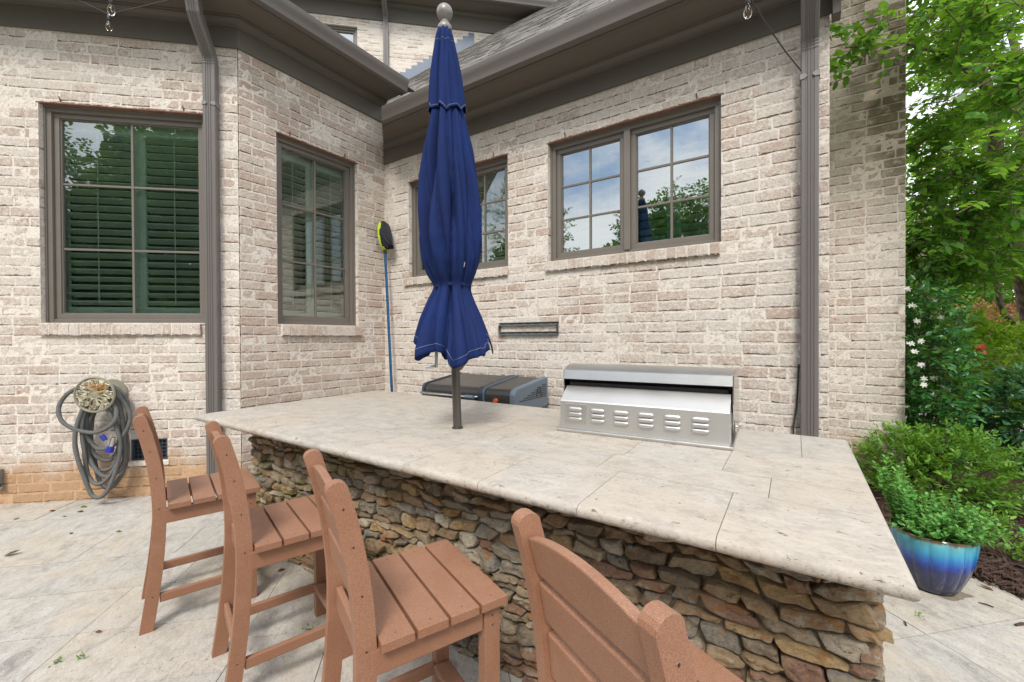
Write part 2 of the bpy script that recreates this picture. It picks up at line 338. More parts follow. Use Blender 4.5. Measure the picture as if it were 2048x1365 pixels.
def mulch():
    t=NT('bark_mulch');p=t.pos();v=t.n('ShaderNodeTexVoronoi');t.set(v,'Vector',t.mapv(p,(20,52,30),(0,0,.5)));t.set(v,'Scale',1.)
    c=t.mix(v.outputs['Distance'],(.10,.055,.038),(.028,.016,.012));c=t.mix(t.noise(p,35,6,.75),t.mix(.5,c,(.02,.012,.01)),t.mix(.4,c,(.15,.09,.065)))
    t.bsdf(c,.95,0,t.m('ADD',t.noise(p,50,6,.75),v.outputs['Distance']),1.,.03,.2);M['bark_mulch']=t.mat
mulch()
simple('mulch_chip',(.065,.036,.026),.95,var=.5,sc=30);simple('joint_dirt',(.10,.095,.075),.95,var=.4,sc=20);simple('lawn',(.06,.105,.025),.95,var=.4,sc=3);simple('driveway',(.42,.40,.37),.9,var=.12,sc=2);simple('pillar_stone',(.50,.47,.42),.9,var=.15,sc=6)
# --- foliage
def leaf_mat(name,stops,tr=.4,ro=.45,spec=.4):
    t=NT(name);a=t.attr();c=t.ramp(a[0],stops);n=t.noise(t.pos(),1.3,3,.6);c=t.mix(t.m('MULTIPLY',n,.35),c,t.mix(.5,c,(.02,.05,.01)))
    b=t.n('ShaderNodeBsdfPrincipled');t.set(b,'Base Color',c);t.set(b,'Roughness',ro);t.set(b,'Specular IOR Level',spec)
    tl=t.n('ShaderNodeBsdfTranslucent');t.set(tl,0,t.mix(.45,c,(.34,.52,.03)))
    mx=t.n('ShaderNodeMixShader');mx.inputs[0].default_value=tr;t.t.links.new(b.outputs[0],mx.inputs[1]);t.t.links.new(tl.outputs[0],mx.inputs[2]);t.t.links.new(mx.outputs[0],t.out.inputs[0]);M[name]=t.mat
leaf_mat('tree_leaf',[(0,(0.040,0.17,0.020)),(.45,(0.080,0.27,0.026)),(.8,(0.15,0.38,0.034)),(1,(0.25,0.48,0.05))],.6)
leaf_mat('glossy_leaf',[(0,(0.0160,0.0960,0.0256)),(.6,(0.0352,0.1680,0.0416)),(.9,(0.0800,0.2560,0.0480)),(1,(0.2240,0.3520,0.0480))],.25,.28,.6)
leaf_mat('azalea_leaf',[(0,(0.065,0.18,0.020)),(.5,(0.125,0.30,0.030)),(1,(0.24,0.44,0.05))],.35)
leaf_mat('herb_leaf',[(0,(0.07,0.25,0.06)),(.5,(0.13,0.38,0.09)),(1,(0.25,0.50,0.11))],.35,.6,.3)
leaf_mat('rose_leaf',[(0,(0.0270,0.1125,0.0525)),(.6,(0.0525,0.1800,0.0825)),(.93,(0.0900,0.2250,0.0750)),(1,(0.3600,0.4200,0.0750))],.3)
leaf_mat('lime_leaf',[(0,(0.11,0.25,0.012)),(.5,(0.21,0.38,0.018)),(1,(0.32,0.48,0.035))],.5)
leaf_mat('red_leaf',[(0,(0.1430,0.0325,0.0260)),(.4,(0.3120,0.0715,0.0520)),(.7,(0.4160,0.1560,0.1040)),(1,(0.1560,0.1950,0.0650))],.4)
leaf_mat('far_leaf',[(0,(0.0675,0.1800,0.0225)),(.5,(0.1350,0.3000,0.0330)),(1,(0.2550,0.4650,0.0525))],.45)
leaf_mat('hedge_leaf',[(0,(0.0375,0.1125,0.0180)),(.5,(0.0750,0.1875,0.0270)),(1,(0.1350,0.2700,0.0450))],.35)
leaf_mat('dark_shrub_leaf',[(0,(0.0260,0.0286,0.0182)),(.6,(0.0650,0.0650,0.0390)),(1,(0.1040,0.1170,0.0520))],.3)
leaf_mat('dry_leaf',[(0,(.16,.05,.02)),(.6,(.26,.11,.04)),(1,(.20,.16,.07))],.2,.8)
leaf_mat('petal_white',[(0,(.75,.77,.68)),(1,(.85,.85,.8))],.3,.6);leaf_mat('petal_red',[(0,(.55,.01,.03)),(1,(.65,.03,.08))],.3,.6)
def bark():
    t=NT('bark');p=t.obj();n=t.noise(t.mapv(p,(14,14,4)),2,7,.7);c=t.mix(t.ss(n,.3,.7),(.07,.045,.033),(.30,.215,.165));t.bsdf(c,.95,0,n,.9,.02,.2);M['bark']=t.mat
bark();simple('twig_bark',(.10,.065,.035),.9,var=.3,sc=20)
def set_rnd(me,vals,name='rnd'):
    """per-face random RGB -> corner colour attribute"""
    ca=me.color_attributes.new(name,'FLOAT_COLOR','CORNER')
    lt=np.zeros(len(me.polygons),np.int32);me.polygons.foreach_get('loop_total',lt)
    v=np.repeat(np.c_[vals,np.ones(len(vals))],lt,axis=0).astype(np.float32);ca.data.foreach_set('color',v.ravel())
def np_mesh(name,V,Fq,Ft=None,uv=None):
    me=bpy.data.meshes.new(name);nq=0 if Fq is None else len(Fq);nt=0 if Ft is None else len(Ft)
    me.vertices.add(len(V));me.vertices.foreach_set('co',np.asarray(V,np.float32).ravel())
    li=np.concatenate([x for x in((Fq.ravel() if nq else np.zeros(0)),(Ft.ravel() if nt else np.zeros(0)))]).astype(np.int32)
    me.loops.add(len(li));me.loops.foreach_set('vertex_index',li);me.polygons.add(nq+nt)
    ls=np.concatenate([np.arange(nq)*4,nq*4+np.arange(nt)*3]).astype(np.int32);me.polygons.foreach_set('loop_start',ls)
    me.polygons.foreach_set('loop_total',np.concatenate([np.full(nq,4),np.full(nt,3)]).astype(np.int32))
    me.update(calc_edges=True)
    if uv is not None: me.uv_layers.new(name='bk').data.foreach_set('uv',np.asarray(uv,np.float32)[li].ravel())
    me.validate();return me
# ================================================================== HOUSE
AL=R(43.36)
class Wall:
    """vertical wall plane: o (2D point at u=0), t (2D direction, outside on its right hand)"""
    def __init__(s,o,t): s.o=np.array(o,float);s.t=np.array(t,float);s.n=np.array([s.t[1],-s.t[0]])
    def P(s,u,out,z):
        q=s.o+s.t*u+s.n*out;return (q[0],q[1],z)
    def box(s,mb,u0,u1,d0,d1,z0,z1):
        a=np.array(s.P(u0,d0,z0));t3=np.array([*s.t,0]);n3=np.array([*s.n,0]);return mb.obox(a,t3*(u1-u0),n3*(d1-d0),(0,0,z1-z0))
    def hit(s,px,py,out=0):
        d=ray(px,py);n3=np.array([*s.n,0]);c=s.n@s.o+out;P=CAM+d*((c-n3@CAM)/(n3@d));return (P[:2]-s.o)@s.t,P[2]
tA=np.array([math.cos(AL),math.sin(AL)]);nAi=np.array([-tA[1],tA[0]])
WA=Wall(nAi*4.48,tA);WB=Wall((-4.427,0),(0,1));WC=Wall((0,3.704),(1,0));WCs=Wall((.18,0),(0,1))
WK=Wall((0,5.46),(1,0));WKs=Wall((.844,0),(0,1));WU=Wall(nAi*10.,tA)
sAB=float(np.array([-4.427,1.981])@tA)
CH=.0873
house=empty('brick_house',(-4.4,3.7,0),label='whitewashed brick house with taupe trim, bay window corner and grey shingle roof',cat='house')
HB=Matrix.Translation((4.4,-3.7,0))
def hp(o):     # parent keeping world coordinates
    o.parent=house;o.matrix_parent_inverse=HB;return o
def bricks(wall,rects,NX=6,NZ=3,prot=(.001,.0055),base=0.):
    """rects: u0,u1,z0,z1,depth -> rough tumbled bricks (arrays)"""
    r=np.array(rects,float);N=len(r);m=.0048
    j=lambda s:RNG.uniform(-s,s,N)
    u0=r[:,0]+m+j(.0022);u1=r[:,1]-m+j(.0022);z0=r[:,2]+m+j(.002);z1=r[:,3]-m+j(.002);pr=RNG.uniform(*prot,N)+base
    ea=.035;eb=.085;a=np.r_[0,np.linspace(ea,1-ea,NX-1),1] if NX>2 else np.linspace(0,1,NX+1);b=np.r_[0,np.linspace(eb,1-eb,NZ-1),1] if NZ>2 else np.linspace(0,1,NZ+1);B,A=np.meshgrid(b,a,indexing='ij')
    tilt=j(.004)
    U=u0[:,None,None]+(u1-u0)[:,None,None]*A;Z=z0[:,None,None]+(z1-z0)[:,None,None]*B+tilt[:,None,None]*(A-.5)
    per=((A==0)|(A==1)|(B==0)|(B==1))
    Q=np.stack([U,Z,np.broadcast_to(np.arange(N)[:,None,None]*.37,U.shape)],-1)
    U=U+vnoise(Q,34,1)*.0050*per;Z=Z+vnoise(Q,24,2)*.0058*per
    O=pr[:,None,None]+vnoise(Q,34,3)*.0016-per*.0026
    # back ring
    idx=[(0,i) for i in range(NX)]+[(k,NX) for k in range(NZ)]+[(NZ,i) for i in range(NX,0,-1)]+[(k,0) for k in range(NZ,0,-1)]
    ir=np.array([q[0] for q in idx]);ic=np.array([q[1] for q in idx]);np_=len(idx)
    Ub=U[:,ir,ic];Zb=Z[:,ir,ic];Ob=np.broadcast_to(-r[:,4][:,None],Ub.shape)
    g=(NX+1)*(NZ+1);nv=g+np_
    Ua=np.concatenate([U.reshape(N,-1),Ub],1);Za=np.concatenate([Z.reshape(N,-1),Zb],1);Oa=np.concatenate([O.reshape(N,-1),Ob],1)
    X=wall.o[0]+wall.t[0]*Ua+wall.n[0]*Oa;Y=wall.o[1]+wall.t[1]*Ua+wall.n[1]*Oa
    V=np.stack([X,Y,Za],-1)
    f=[(k*(NX+1)+i,k*(NX+1)+i+1,(k+1)*(NX+1)+i+1,(k+1)*(NX+1)+i) for k in range(NZ) for i in range(NX)]
    fl=[ir[q]*(NX+1)+ic[q] for q in range(np_)]
    f+=[(fl[q],g+q,g+(q+1)%np_,fl[(q+1)%np_]) for q in range(np_)]
    f=np.array(f);Fq=(f[None]+(np.arange(N)*nv)[:,None,None]).reshape(-1,4)
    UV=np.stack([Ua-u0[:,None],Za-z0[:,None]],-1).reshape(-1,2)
    rv=RNG.random((N,3));bricks.uv=UV;return V.reshape(-1,3),Fq,np.repeat(rv,len(f),0)
def cells(u0,u1,z0,z1,ops):
    us=sorted({u0,u1,*[min(max(o[k],u0),u1) for o in ops for k in(0,1)]});zs=sorted({z0,z1,*[min(max(o[k],z0),z1) for o in ops for k in(2,3)]})
    for a,b in zip(us,us[1:]):
        for c,d in zip(zs,zs[1:]):
            m=((a+b)/2,(c+d)/2)
            if not any(o[0]<m[0]<o[1] and o[2]<m[1]<o[3] for o in ops): yield a,b,c,d
def brick_wall(wall,u0,u1,z0,z1,ops=(),mats=('whitewashed_brick','smeared_mortar'),endL=.02,endR=.02,NX=8,NZ=4,L=.240,prot=(.001,.0055)):
    rects=[];k=0;z=z0
    while z<z1-.01:
        zt=min(z+CH,z1);u=u0-(L*.5 if k%2 else 0)+random.uniform(-.012,.012)
        us=[u0]
        while u<u1:
            u+=L+random.uniform(-.008,.008)
            if random.random()<.09:u-=L*.5
            if u>u0+.05 and u<u1-.04:us.append(u)
        us.append(u1)
        for a,b in zip(us,us[1:]):
            segs=[(a,b,z,zt)]
            for o in ops:
                ns=[]
                for (p,q,c,d) in segs:
                    if q<=o[0] or p>=o[1] or d<=o[2]+.012 or c>=o[3]-.012: ns.append((p,q,c,d));continue
                    if p<o[0]-.02: ns.append((p,o[0],c,d))
                    if q>o[1]+.02: ns.append((o[1],q,c,d))
                    pp,qq=max(p,o[0]),min(q,o[1])
                    if qq-pp>.02:
                        if d>o[3]+.02: ns.append((pp,qq,o[3],d))
                        if c<o[2]-.02: ns.append((pp,qq,c,o[2]))
                segs=ns
            for (p,q,c,d) in segs:
                dp=.015
                for o in ops:
                    if (abs(q-o[0])<.001 or abs(p-o[1])<.001) and d>o[2] and c<o[3]: dp=.10
                    if abs(c-o[3])<.02 or abs(d-o[2])<.001: dp=.10
                if p<=u0+.001: dp=max(dp,endL)
                if q>=u1-.001: dp=max(dp,endR)
                rects.append((p,q,c,d,dp))
        z=zt;k+=1
    V,Fq,rv=bricks(wall,rects,NX,NZ,prot)
    # mortar bed
    mv=[];mf=[]
    for a,b,c,d in cells(u0+.004,u1-.004,z0,z1,[(o[0]-.004,o[1]+.004,o[2],o[3]) for o in ops]):
        i=len(mv);mv+=[wall.P(a,.0015,c),wall.P(b,.0015,c),wall.P(b,.0015,d),wall.P(a,.0015,d)];mf.append((i,i+1,i+2,i+3))
    for o in ops: # reveal bed
        for (a,b,c,d) in((o[0]-.004,o[0]-.004,o[2],o[3]),(o[1]+.004,o[1]+.004,o[3],o[2])):
            i=len(mv);mv+=[wall.P(a,0,c),wall.P(a,0,d),wall.P(a,-.14,d),wall.P(a,-.14,c)];mf.append((i,i+1,i+2,i+3))
        i=len(mv);mv+=[wall.P(o[0],0,o[3]),wall.P(o[1],0,o[3]),wall.P(o[1],-.14,o[3]),wall.P(o[0],-.14,o[3])];mf.append((i,i+1,i+2,i+3))
    for uu,e in((u0+.004,endL),(u1-.004,endR)):
        if e>.05:
            i=len(mv);mv+=[wall.P(uu,0,z0),wall.P(uu,0,z1),wall.P(uu,-e,z1),wall.P(uu,-e,z0)];mf.append((i,i+1,i+2,i+3))
    n0=len(V);V=np.concatenate([V,np.array(mv)]);Fa=np.concatenate([Fq,np.array(mf)+n0]);rv=np.concatenate([rv,np.full((len(mf),3),.5)])
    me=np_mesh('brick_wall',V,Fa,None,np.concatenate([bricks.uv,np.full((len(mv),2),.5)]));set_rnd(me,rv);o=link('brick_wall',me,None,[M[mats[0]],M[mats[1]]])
    me.polygons.foreach_set('material_index',np.r_[np.zeros(len(Fq),np.int32),np.ones(len(mf),np.int32)]);me.update()
    return hp(o)
OPA=(-3.475,-2.150,1.600,3.555);OPB=(2.340,3.298,1.600,3.553);OPC=(-2.032,-.507,2.190,3.335);OPC2=(-3.972,-2.512,2.190,3.350)
VENT=(-2.785,-2.49,.335,.53)
pu0=WU.hit(560,45);pu1=WU.hit(714,54);pu2=WU.hit(714,104)
OPU=(pu1[0]-1.25,pu1[0],pu2[1]-1.0,pu1[1])
brick_wall(WA,-6.2,sAB,0,4.22,(OPA,VENT),('whitewashed_brick_clay','smeared_mortar_clay'))
brick_wall(WB,1.981,3.725,0,4.22,(OPB,),('tan_brick','smeared_mortar'))
brick_wall(WC,-4.45,.18,0,3.70,(OPC,OPC2),endR=.11)
brick_wall(WCs,3.80,5.45,0,3.9,NX=3,NZ=2)
brick_wall(WK,.19,.844,0,6.2,(),('whitewashed_brick_mildew','smeared_mortar_mildew'),endR=.11)
brick_wall(WKs,5.56,7.8,0,6.2,NX=3,NZ=2)
UZ=WU.hit(840,52)[1]
brick_wall(WU,-5.2,3.4,5.2,UZ+.03,(OPU,),NX=3,NZ=2,prot=(.002,.006))
# ---- windows
def window(wall,op,units,cols,rows,pane,sill=None,lintel=True,shut=(.058,.125),label=None,proj=.03):
    u0,u1,z0,z1=op
    mb=MB();w=.05
    wall.box(mb,u0,u1,-.13,-.055,z1-w,z1);wall.box(mb,u0,u0+w,-.13,-.055,z0,z1-w);wall.box(mb,u1-w,u1,-.13,-.055,z0,z1-w);wall.box(mb,u0+w,u1-w,-.13,-.06,z0,z0+.035)
    # stepped brickmould
    e=.014;wall.box(mb,u0+.002,u1-.002,-.055,-.043,z1-e,z1-.001);wall.box(mb,u0+.002,u0+e,-.055,-.043,z0,z1-e);wall.box(mb,u1-e,u1-.002,-.055,-.043,z0,z1-e)
    W=(u1-u0-2*w)/units
    for k in range(1,units): uc=u0+w+W*k;wall.box(mb,uc-.028,uc+.028,-.13,-.05,z0+.035,z1-w)
    o=mb.build('window',M['window_paint'],bevel=.003);hp(o)
    if label:o['label']=label
    sub=lambda q:(setattr(q,'parent',o),q)[1]
    for k in range(units):
        a=u0+w+W*k+(.028 if k else 0);b=u0+w+W*(k+1)-(.028 if k<units-1 else 0);c=z0+.035;d=z1-w
        s=MB();sw=.042
        wall.box(s,a,b,-.125,-.082,d-sw,d);wall.box(s,a,b,-.125,-.082,c,c+sw+.008);wall.box(s,a,a+sw,-.125,-.082,c+sw+.008,d-sw);wall.box(s,b-sw,b,-.125,-.082,c+sw+.008,d-sw)
        ga,gb,gc,gd=a+sw,b-sw,c+sw+.008,d-sw
        # inner bead
        for (p,q,r_,t_) in((ga,gb,gd-.009,gd),(ga,gb,gc,gc+.009),(ga,ga+.009,gc+.009,gd-.009),(gb-.009,gb,gc+.009,gd-.009)): wall.box(s,p,q,-.118,-.094,r_,t_)
        mw=.0095
        for i in range(1,cols): uu=ga+(gb-ga)*i/cols;wall.box(s,uu-mw,uu+mw,-.122,-.099,gc+.009,gd-.009)
        for i in range(1,rows): zz=gc+(gd-gc)*i/rows;wall.box(s,ga+.009,gb-.009,-.122,-.101,zz-mw,zz+mw)
        sub(s.build('sash',M['window_paint'],bevel=.0025))
        me=bpy.data.meshes.new('pane');me.from_pydata([wall.P(ga,-.112,gc),wall.P(gb,-.112,gc),wall.P(gb,-.112,gd),wall.P(ga,-.112,gd)],[],[(0,1,2,3)]);sub(link('pane',me,None,[M[pane]]))
    # plantation shutters: two panels
    h=MB();sa,sb=u0+.02,u1-.02;sc,sd=z0+.03,z1-.04;st,rl=shut
    npan=2 if units==1 else 4;pw=(sb-sa)/npan
    for k in range(npan):
        a,b=sa+pw*k+.001,sa+pw*(k+1)-.001
        wall.box(h,a,a+st,-.215,-.188,sc,sd);wall.box(h,b-st,b,-.215,-.188,sc,sd)
        wall.box(h,a+st,b-st,-.213,-.190,sc,sc+rl);wall.box(h,a+st,b-st,-.213,-.190,sd-rl,sd)
        n=max(2,int((sd-sc-2*rl)/.0735));pit=(sd-sc-2*rl)/n
        for i in range(n):
            zc=sc+rl+pit*(i+.5);tl=R(24);hw=.040
            p0=np.array(wall.P(a+st,-.2015-math.cos(tl)*hw,zc-math.sin(tl)*hw));ax=np.array([*wall.t,0])*(b-a-2*st);ay=np.array([*(wall.n*math.cos(tl)*2*hw),math.sin(tl)*2*hw]);az=np.array([*(-wall.n*math.sin(tl)*.008),math.cos(tl)*.008])
            h.obox(p0,ax,ay,az)
        uc=(a+b)/2;wall.box(h,uc-.004,uc+.004,-.162,-.156,sc+rl+.03,sd-rl-.03)
    sub(h.build('shutter',M['shutter_white'],bevel=.0015,seg=1))
    r=MB();wall.box(r,u0-.25,u1+.25,-1.9,-.26,z0-.5,z1+.3);r.f=[f for i,f in enumerate(r.f) if i!=3];r.m=r.m[:5]
    sub(r.build('room',M['dark_room'],fix=False))
    if lintel:
        l=MB();wall.box(l,u0-.02,u1+.02,-.10,.0055,z1-.003,z1+.005);
        for uu in(u0+.09*(u1-u0)+.05,u1-.17):
            l.tube([wall.P(uu,.0,z1+.012),wall.P(uu,.012,z1+.03),wall.P(uu-.004,.016,z1+.055)],.0055,6)
        sub(l.build('lintel',M['rusty_lintel']))
    if sill:
        su0,su1,sz0,sz1=sill;n=round((su1-su0)/.0835);rects=[(su0+(su1-su0)*i/n,su0+(su1-su0)*(i+1)/n,sz0,sz1,.08) for i in range(n)]
        V,Fq,rv=bricks(wall,rects,4,4,(.0,.004),base=proj);buv=np.concatenate([bricks.uv,np.full((8,2),.5)]);mb=MB();wall.box(mb,su0+.006,su1-.006,-.09,proj-.003,sz0+.006,sz1-.005)
        V=np.concatenate([V,np.array(mb.v)]);n0=len(V)-8;fb=np.array(mb.f)+n0
        me=np_mesh('sill',V,np.concatenate([Fq,fb]),None,buv);set_rnd(me,np.concatenate([rv,np.full((6,3),.5)]));so=link('sill',me,None,[M['rowlock_brick'],M['smeared_mortar']]);me.polygons.foreach_set('material_index',np.r_[np.zeros(len(Fq),np.int32),np.ones(6,np.int32)]);sub(so)
    return o
window(WA,OPA,1,2,3,'tinted_pane',(-3.485,-2.185,1.482,1.598))
window(WB,OPB,1,2,3,'side_pane',(2.36,3.32,1.47,1.598))
window(WC,OPC,2,2,3,'sky_pane',(-2.06,-.504,2.085,2.188))
window(WC,OPC2,2,2,3,'side_pane',(-4.05,-2.500,2.085,2.188))
window(WU,OPU,1,2,3,'sky_pane',None,False)
# foundation vent
v=MB();u0,u1,z0,z1=VENT
WA.box(v,u0+.004,u1-.004,-.06,-.05,z0+.004,z1-.004)
for i in range(9): uu=u0+.012+(u1-u0-.03)*i/8;WA.box(v,uu,uu+.006,-.03,-.012,z0+.004,z1-.004)
for i in range(6): zz=z0+.012+(z1-z0-.03)*i/5;WA.box(v,u0+.004,u1-.004,-.028,-.010,zz,zz+.006)
for (a,b,c,d) in((u0,u1,z0,z0+.012),(u0,u1,z1-.012,z1),(u0,u0+.012,z0+.012,z1-.012),(u1-.012,u1,z0+.012,z1-.012)): WA.box(v,a,b,-.035,-.004,c,d)
hp(v.build('foundation_vent',M['vent_grey']))
sb=MB();WA.box(sb,u0-.02,u1+.02,-.02,.018,z0-.05,z0-.006);hp(sb.build('vent_sill',M['smeared_mortar'],bevel=.006))
# ---- eaves
def miter(n1,n2): return (n1+n2)/(1+n1@n2)
def eave(frames,zb,h1):
    zs=zb+h1+.085;zg=zs-.012
    f=MB().sweep([(.004,zb),(.028,zb),(.028,zb+h1),(.004,zb+h1)],frames);hp(f.build('frieze_board',M['taupe_trim'],bevel=.002))
    m=MB().sweep([(.004,zb+h1),(.034,zb+h1),(.036,zb+h1+.012),(.044,zb+h1+.014),(.05,zb+h1+.035),(.064,zb+h1+.052),(.082,zb+h1+.06),(.084,zb+h1+.072),(.096,zb+h1+.074),(.098,zs),(.004,zs)],frames);hp(m.build('bed_molding',M['taupe_trim'],smooth=35))
    s=MB().sweep([(.004,zs),(.372,zs),(.372,zs+.02),(.004,zs+.02)],frames);hp(s.build('soffit',M['perforated_soffit']))
    a=MB().sweep([(.345,zs-.022),(.386,zs-.022),(.386,zs+.15),(.345,zs+.15)],frames);hp(a.build('fascia',M['taupe_trim'],bevel=.003))
    g=MB().sweep([(.388,zg),(.442,zg),(.452,zg+.006),(.456,zg+.03),(.462,zg+.055),(.476,zg+.085),(.484,zg+.112),(.485,zg+.146),(.478,zg+.15),(.470,zg+.146),(.470,zg+.11),(.40,zg+.09),(.398,zg+.146),(.388,zg+.146)],frames);hp(g.build('gutter',M['taupe_gutter'],smooth=40))
    return zs,zg
A0=WA.o+tA*-6.2;AB=np.array([-4.427,1.981])
eave([(A0,WA.n),(AB,miter(WA.n,WB.n)),(np.array([-4.427,3.69]),WB.n)],4.19,.18)
eave([(np.array([-4.427,3.704]),np.array([1.13,-1.])),(np.array([.235,3.704]),WC.n)],3.662,.158)
rb=MB().box(.186,.235,3.60,3.704,3.60,3.90);hp(rb.build('eave_return',M['taupe_trim'],bevel=.004))
# upper storey eave
U0=WU.o+tA*-5.2;U1=WU.o+tA*3.4
eave([(U0,WU.n*1.15),(U1,WU.n*1.15)],UZ,.30)
# ---- downspouts (corrugated rectangular pipe swept along a bent path)
def downspout(wall,uc,path,w=.105,t=.074,straps=()):
    sec=[(-w/2,-t/2),(w/2,-t/2),(w/2,t/2-.006),(w/2-.006,t/2)]
    k=5
    for i in range(k):
        x=w/2-.014-(w-.028)*i/(k-1);sec+=[(x+.0075,t/2),(x+.004,t/2-.006),(x-.004,t/2-.006),(x-.0075,t/2)] if 0<i<k-1 else [(x,t/2)]
    sec+=[(-w/2+.006,t/2),(-w/2,t/2-.006)]
    mb=MB();n=len(sec);vs=[]
    for i,(o,z) in enumerate(path):
        a=np.array(path[max(0,i-1)]);b=np.array(path[min(len(path)-1,i+1)]);d=(b-a)/np.linalg.norm(b-a);p=np.array([d[1],-d[0]])
        for u,q in sec: vs.append(wall.P(uc+u,o+p[0]*q,z+p[1]*q))
    fs=[(i*n+k,i*n+(k+1)%n,(i+1)*n+(k+1)%n,(i+1)*n+k) for i in range(len(path)-1) for k in range(n)]+[tuple(range(n))[::-1],tuple((len(path)-1)*n+k for k in range(n))]
    mb.add(vs,fs);o=mb.build('downspout',M['downspout_metal']);hp(o)
    for z in straps:
        for sg in(-1,1):
            s=MB()
            q=[(sg*(w/2+.004),-.018),(sg*(w/2-.022),-.018),(sg*(w/2-.040),0),(sg*(w/2-.022),.018),(sg*(w/2+.004),.018)]
            s.add([wall.P(uc+x,path[0][0]+t/2+.002,z+y) for x,y in q]+[wall.P(uc+x,path[0][0]+t/2+.006,z+y) for x,y in q],[(0,1,2,3,4),(9,8,7,6,5)]+[(i,(i+1)%5,5+(i+1)%5,5+i) for i in range(5)])
            wall.box(s,uc+sg*(w/2+.001),uc+sg*(w/2+.005),0,path[0][0]+t/2+.004,z-.018,z+.018)
            so=s.build('strap',M['outlet_grey']);so.parent=o
    return o
def elbow(z1,z2,zt,o1=.056,o2=.43):
    pts=[(o1,.05),(o1,z1-.12)]
    for i in range(9):   # wrinkled lower elbow
        a=i/8*.75;pts.append((o1+.10*(1-math.cos(a))+(.003 if i%2 else 0),z1-.10+.10*math.sin(a)/.68*.9))
    pts+=[(o2-.05,z2-.05),(o2-.015,z2-.01),(o2,z2+.05),(o2,zt)];return pts
downspout(WA,-2.068,elbow(4.08,4.30,4.50,o2=.33),straps=(3.62,))
downspout(WC,.063,elbow(3.52,3.84,3.91),straps=(3.245,))
su=WU.hit(772,60)[0];downspout(WU,su,elbow(UZ+.1,UZ+.3,UZ+.45,o2=.46),w=.105)
# ---- roofs
def roofz(y): return 3.985+.93*(y-3.30)
def shingles(fn_pt,nu,nr,lu,lr,keep=lambda p:True):
    V=[];Fq=[];rv=[]
    for r_ in range(nr):
        u=-random.random()*.3
        while u<lu:
            w=random.uniform(.12,.32);t0=random.choice((.002,.003,.006));a0=r_*lr;a1=a0+lr+.05
            P=[fn_pt(x,s,h) for (s,h) in((a0,t0+.004),(a1,.001)) for x in(u,u+w-.003)]
            Q=[fn_pt(x,a0,-.004) for x in(u,u+w-.003)]
            if keep(P[0]):
                i=len(V);V+=[P[0],P[1],P[3],P[2],Q[0],Q[1]];Fq+=[(i,i+1,i+2,i+3),(i+4,i+5,i+1,i)];c=random.random();rv+=[(c,0,0)]*2
            u+=w
    me=np_mesh('roof',np.array(V),np.array(Fq));set_rnd(me,np.array(rv));return hp(link('roof',me,None,[M['shingle']]))
sl=math.hypot(1,.93);cs,sn=1/sl,.93/sl
up_ok=lambda p:(nAi@np.array(p[:2])<10.05) and p[0]>-10 and (p[1]>3.70 or p[0]>-4.427+(3.704-p[1])*1.13)
rC=shingles(lambda x,s,h:(-10+x,3.30+s*cs-h*sn,3.985+s*sn+h*cs),0,74,10.30,.135,up_ok)
sh=MB();sh.add([(-3.9,3.33,3.985),(.28,3.33,3.985),(.28,10.2,3.985+.93*6.87),(-3.9,10.2,3.985+.93*6.87)],[(0,1,2,3)]);o=sh.build('roof_deck',M['taupe_trim']);hp(o)
# low hip over the bay and the left wall
hipm=MB();e=lambda p,n,d,z:(p[0]+n[0]*d,p[1]+n[1]*d,z)
mAB=miter(WA.n,WB.n);B1=np.array([-4.427,3.9])
hipm.add([e(A0,WA.n,.40,4.56),e(AB,mAB,.40,4.56),e(AB,mAB,-2.6,5.5),e(A0,WA.n,-2.6,5.5)],[(0,1,2,3)])
hipm.add([e(AB,mAB,.40,4.56),e(B1,WB.n,.40,4.56),e(B1,WB.n,-2.6,5.5),e(AB,mAB,-2.6,5.5)],[(0,1,2,3)])
hp(hipm.build('roof',M['shingle']))
# upper roof
uz=UZ+.30+.085+.14
shingles(lambda x,s,h:(*(WU.o+tA*(-5.2+x)+WU.n*(.52-s*cs+h*sn)),uz+s*sn+h*cs),0,12,9.2,.135,lambda p:True)
# stepped flashing where the roof meets the upper wall
fl=MB();u=-3.0
zr=lambda u:roofz((WU.o+tA*u)[1])
k0=None
while u<2.2:
    z=zr(u)+.33
    if z<UZ+.02 and zr(u)>5.0:
        zt=math.floor(z/CH)*CH
        WU.box(fl,u,u+.128,.006,.016,zr(u)-.15,min(zt,UZ))
    u+=.1285
hp(fl.build('stepped_flashing',M['flashing']))
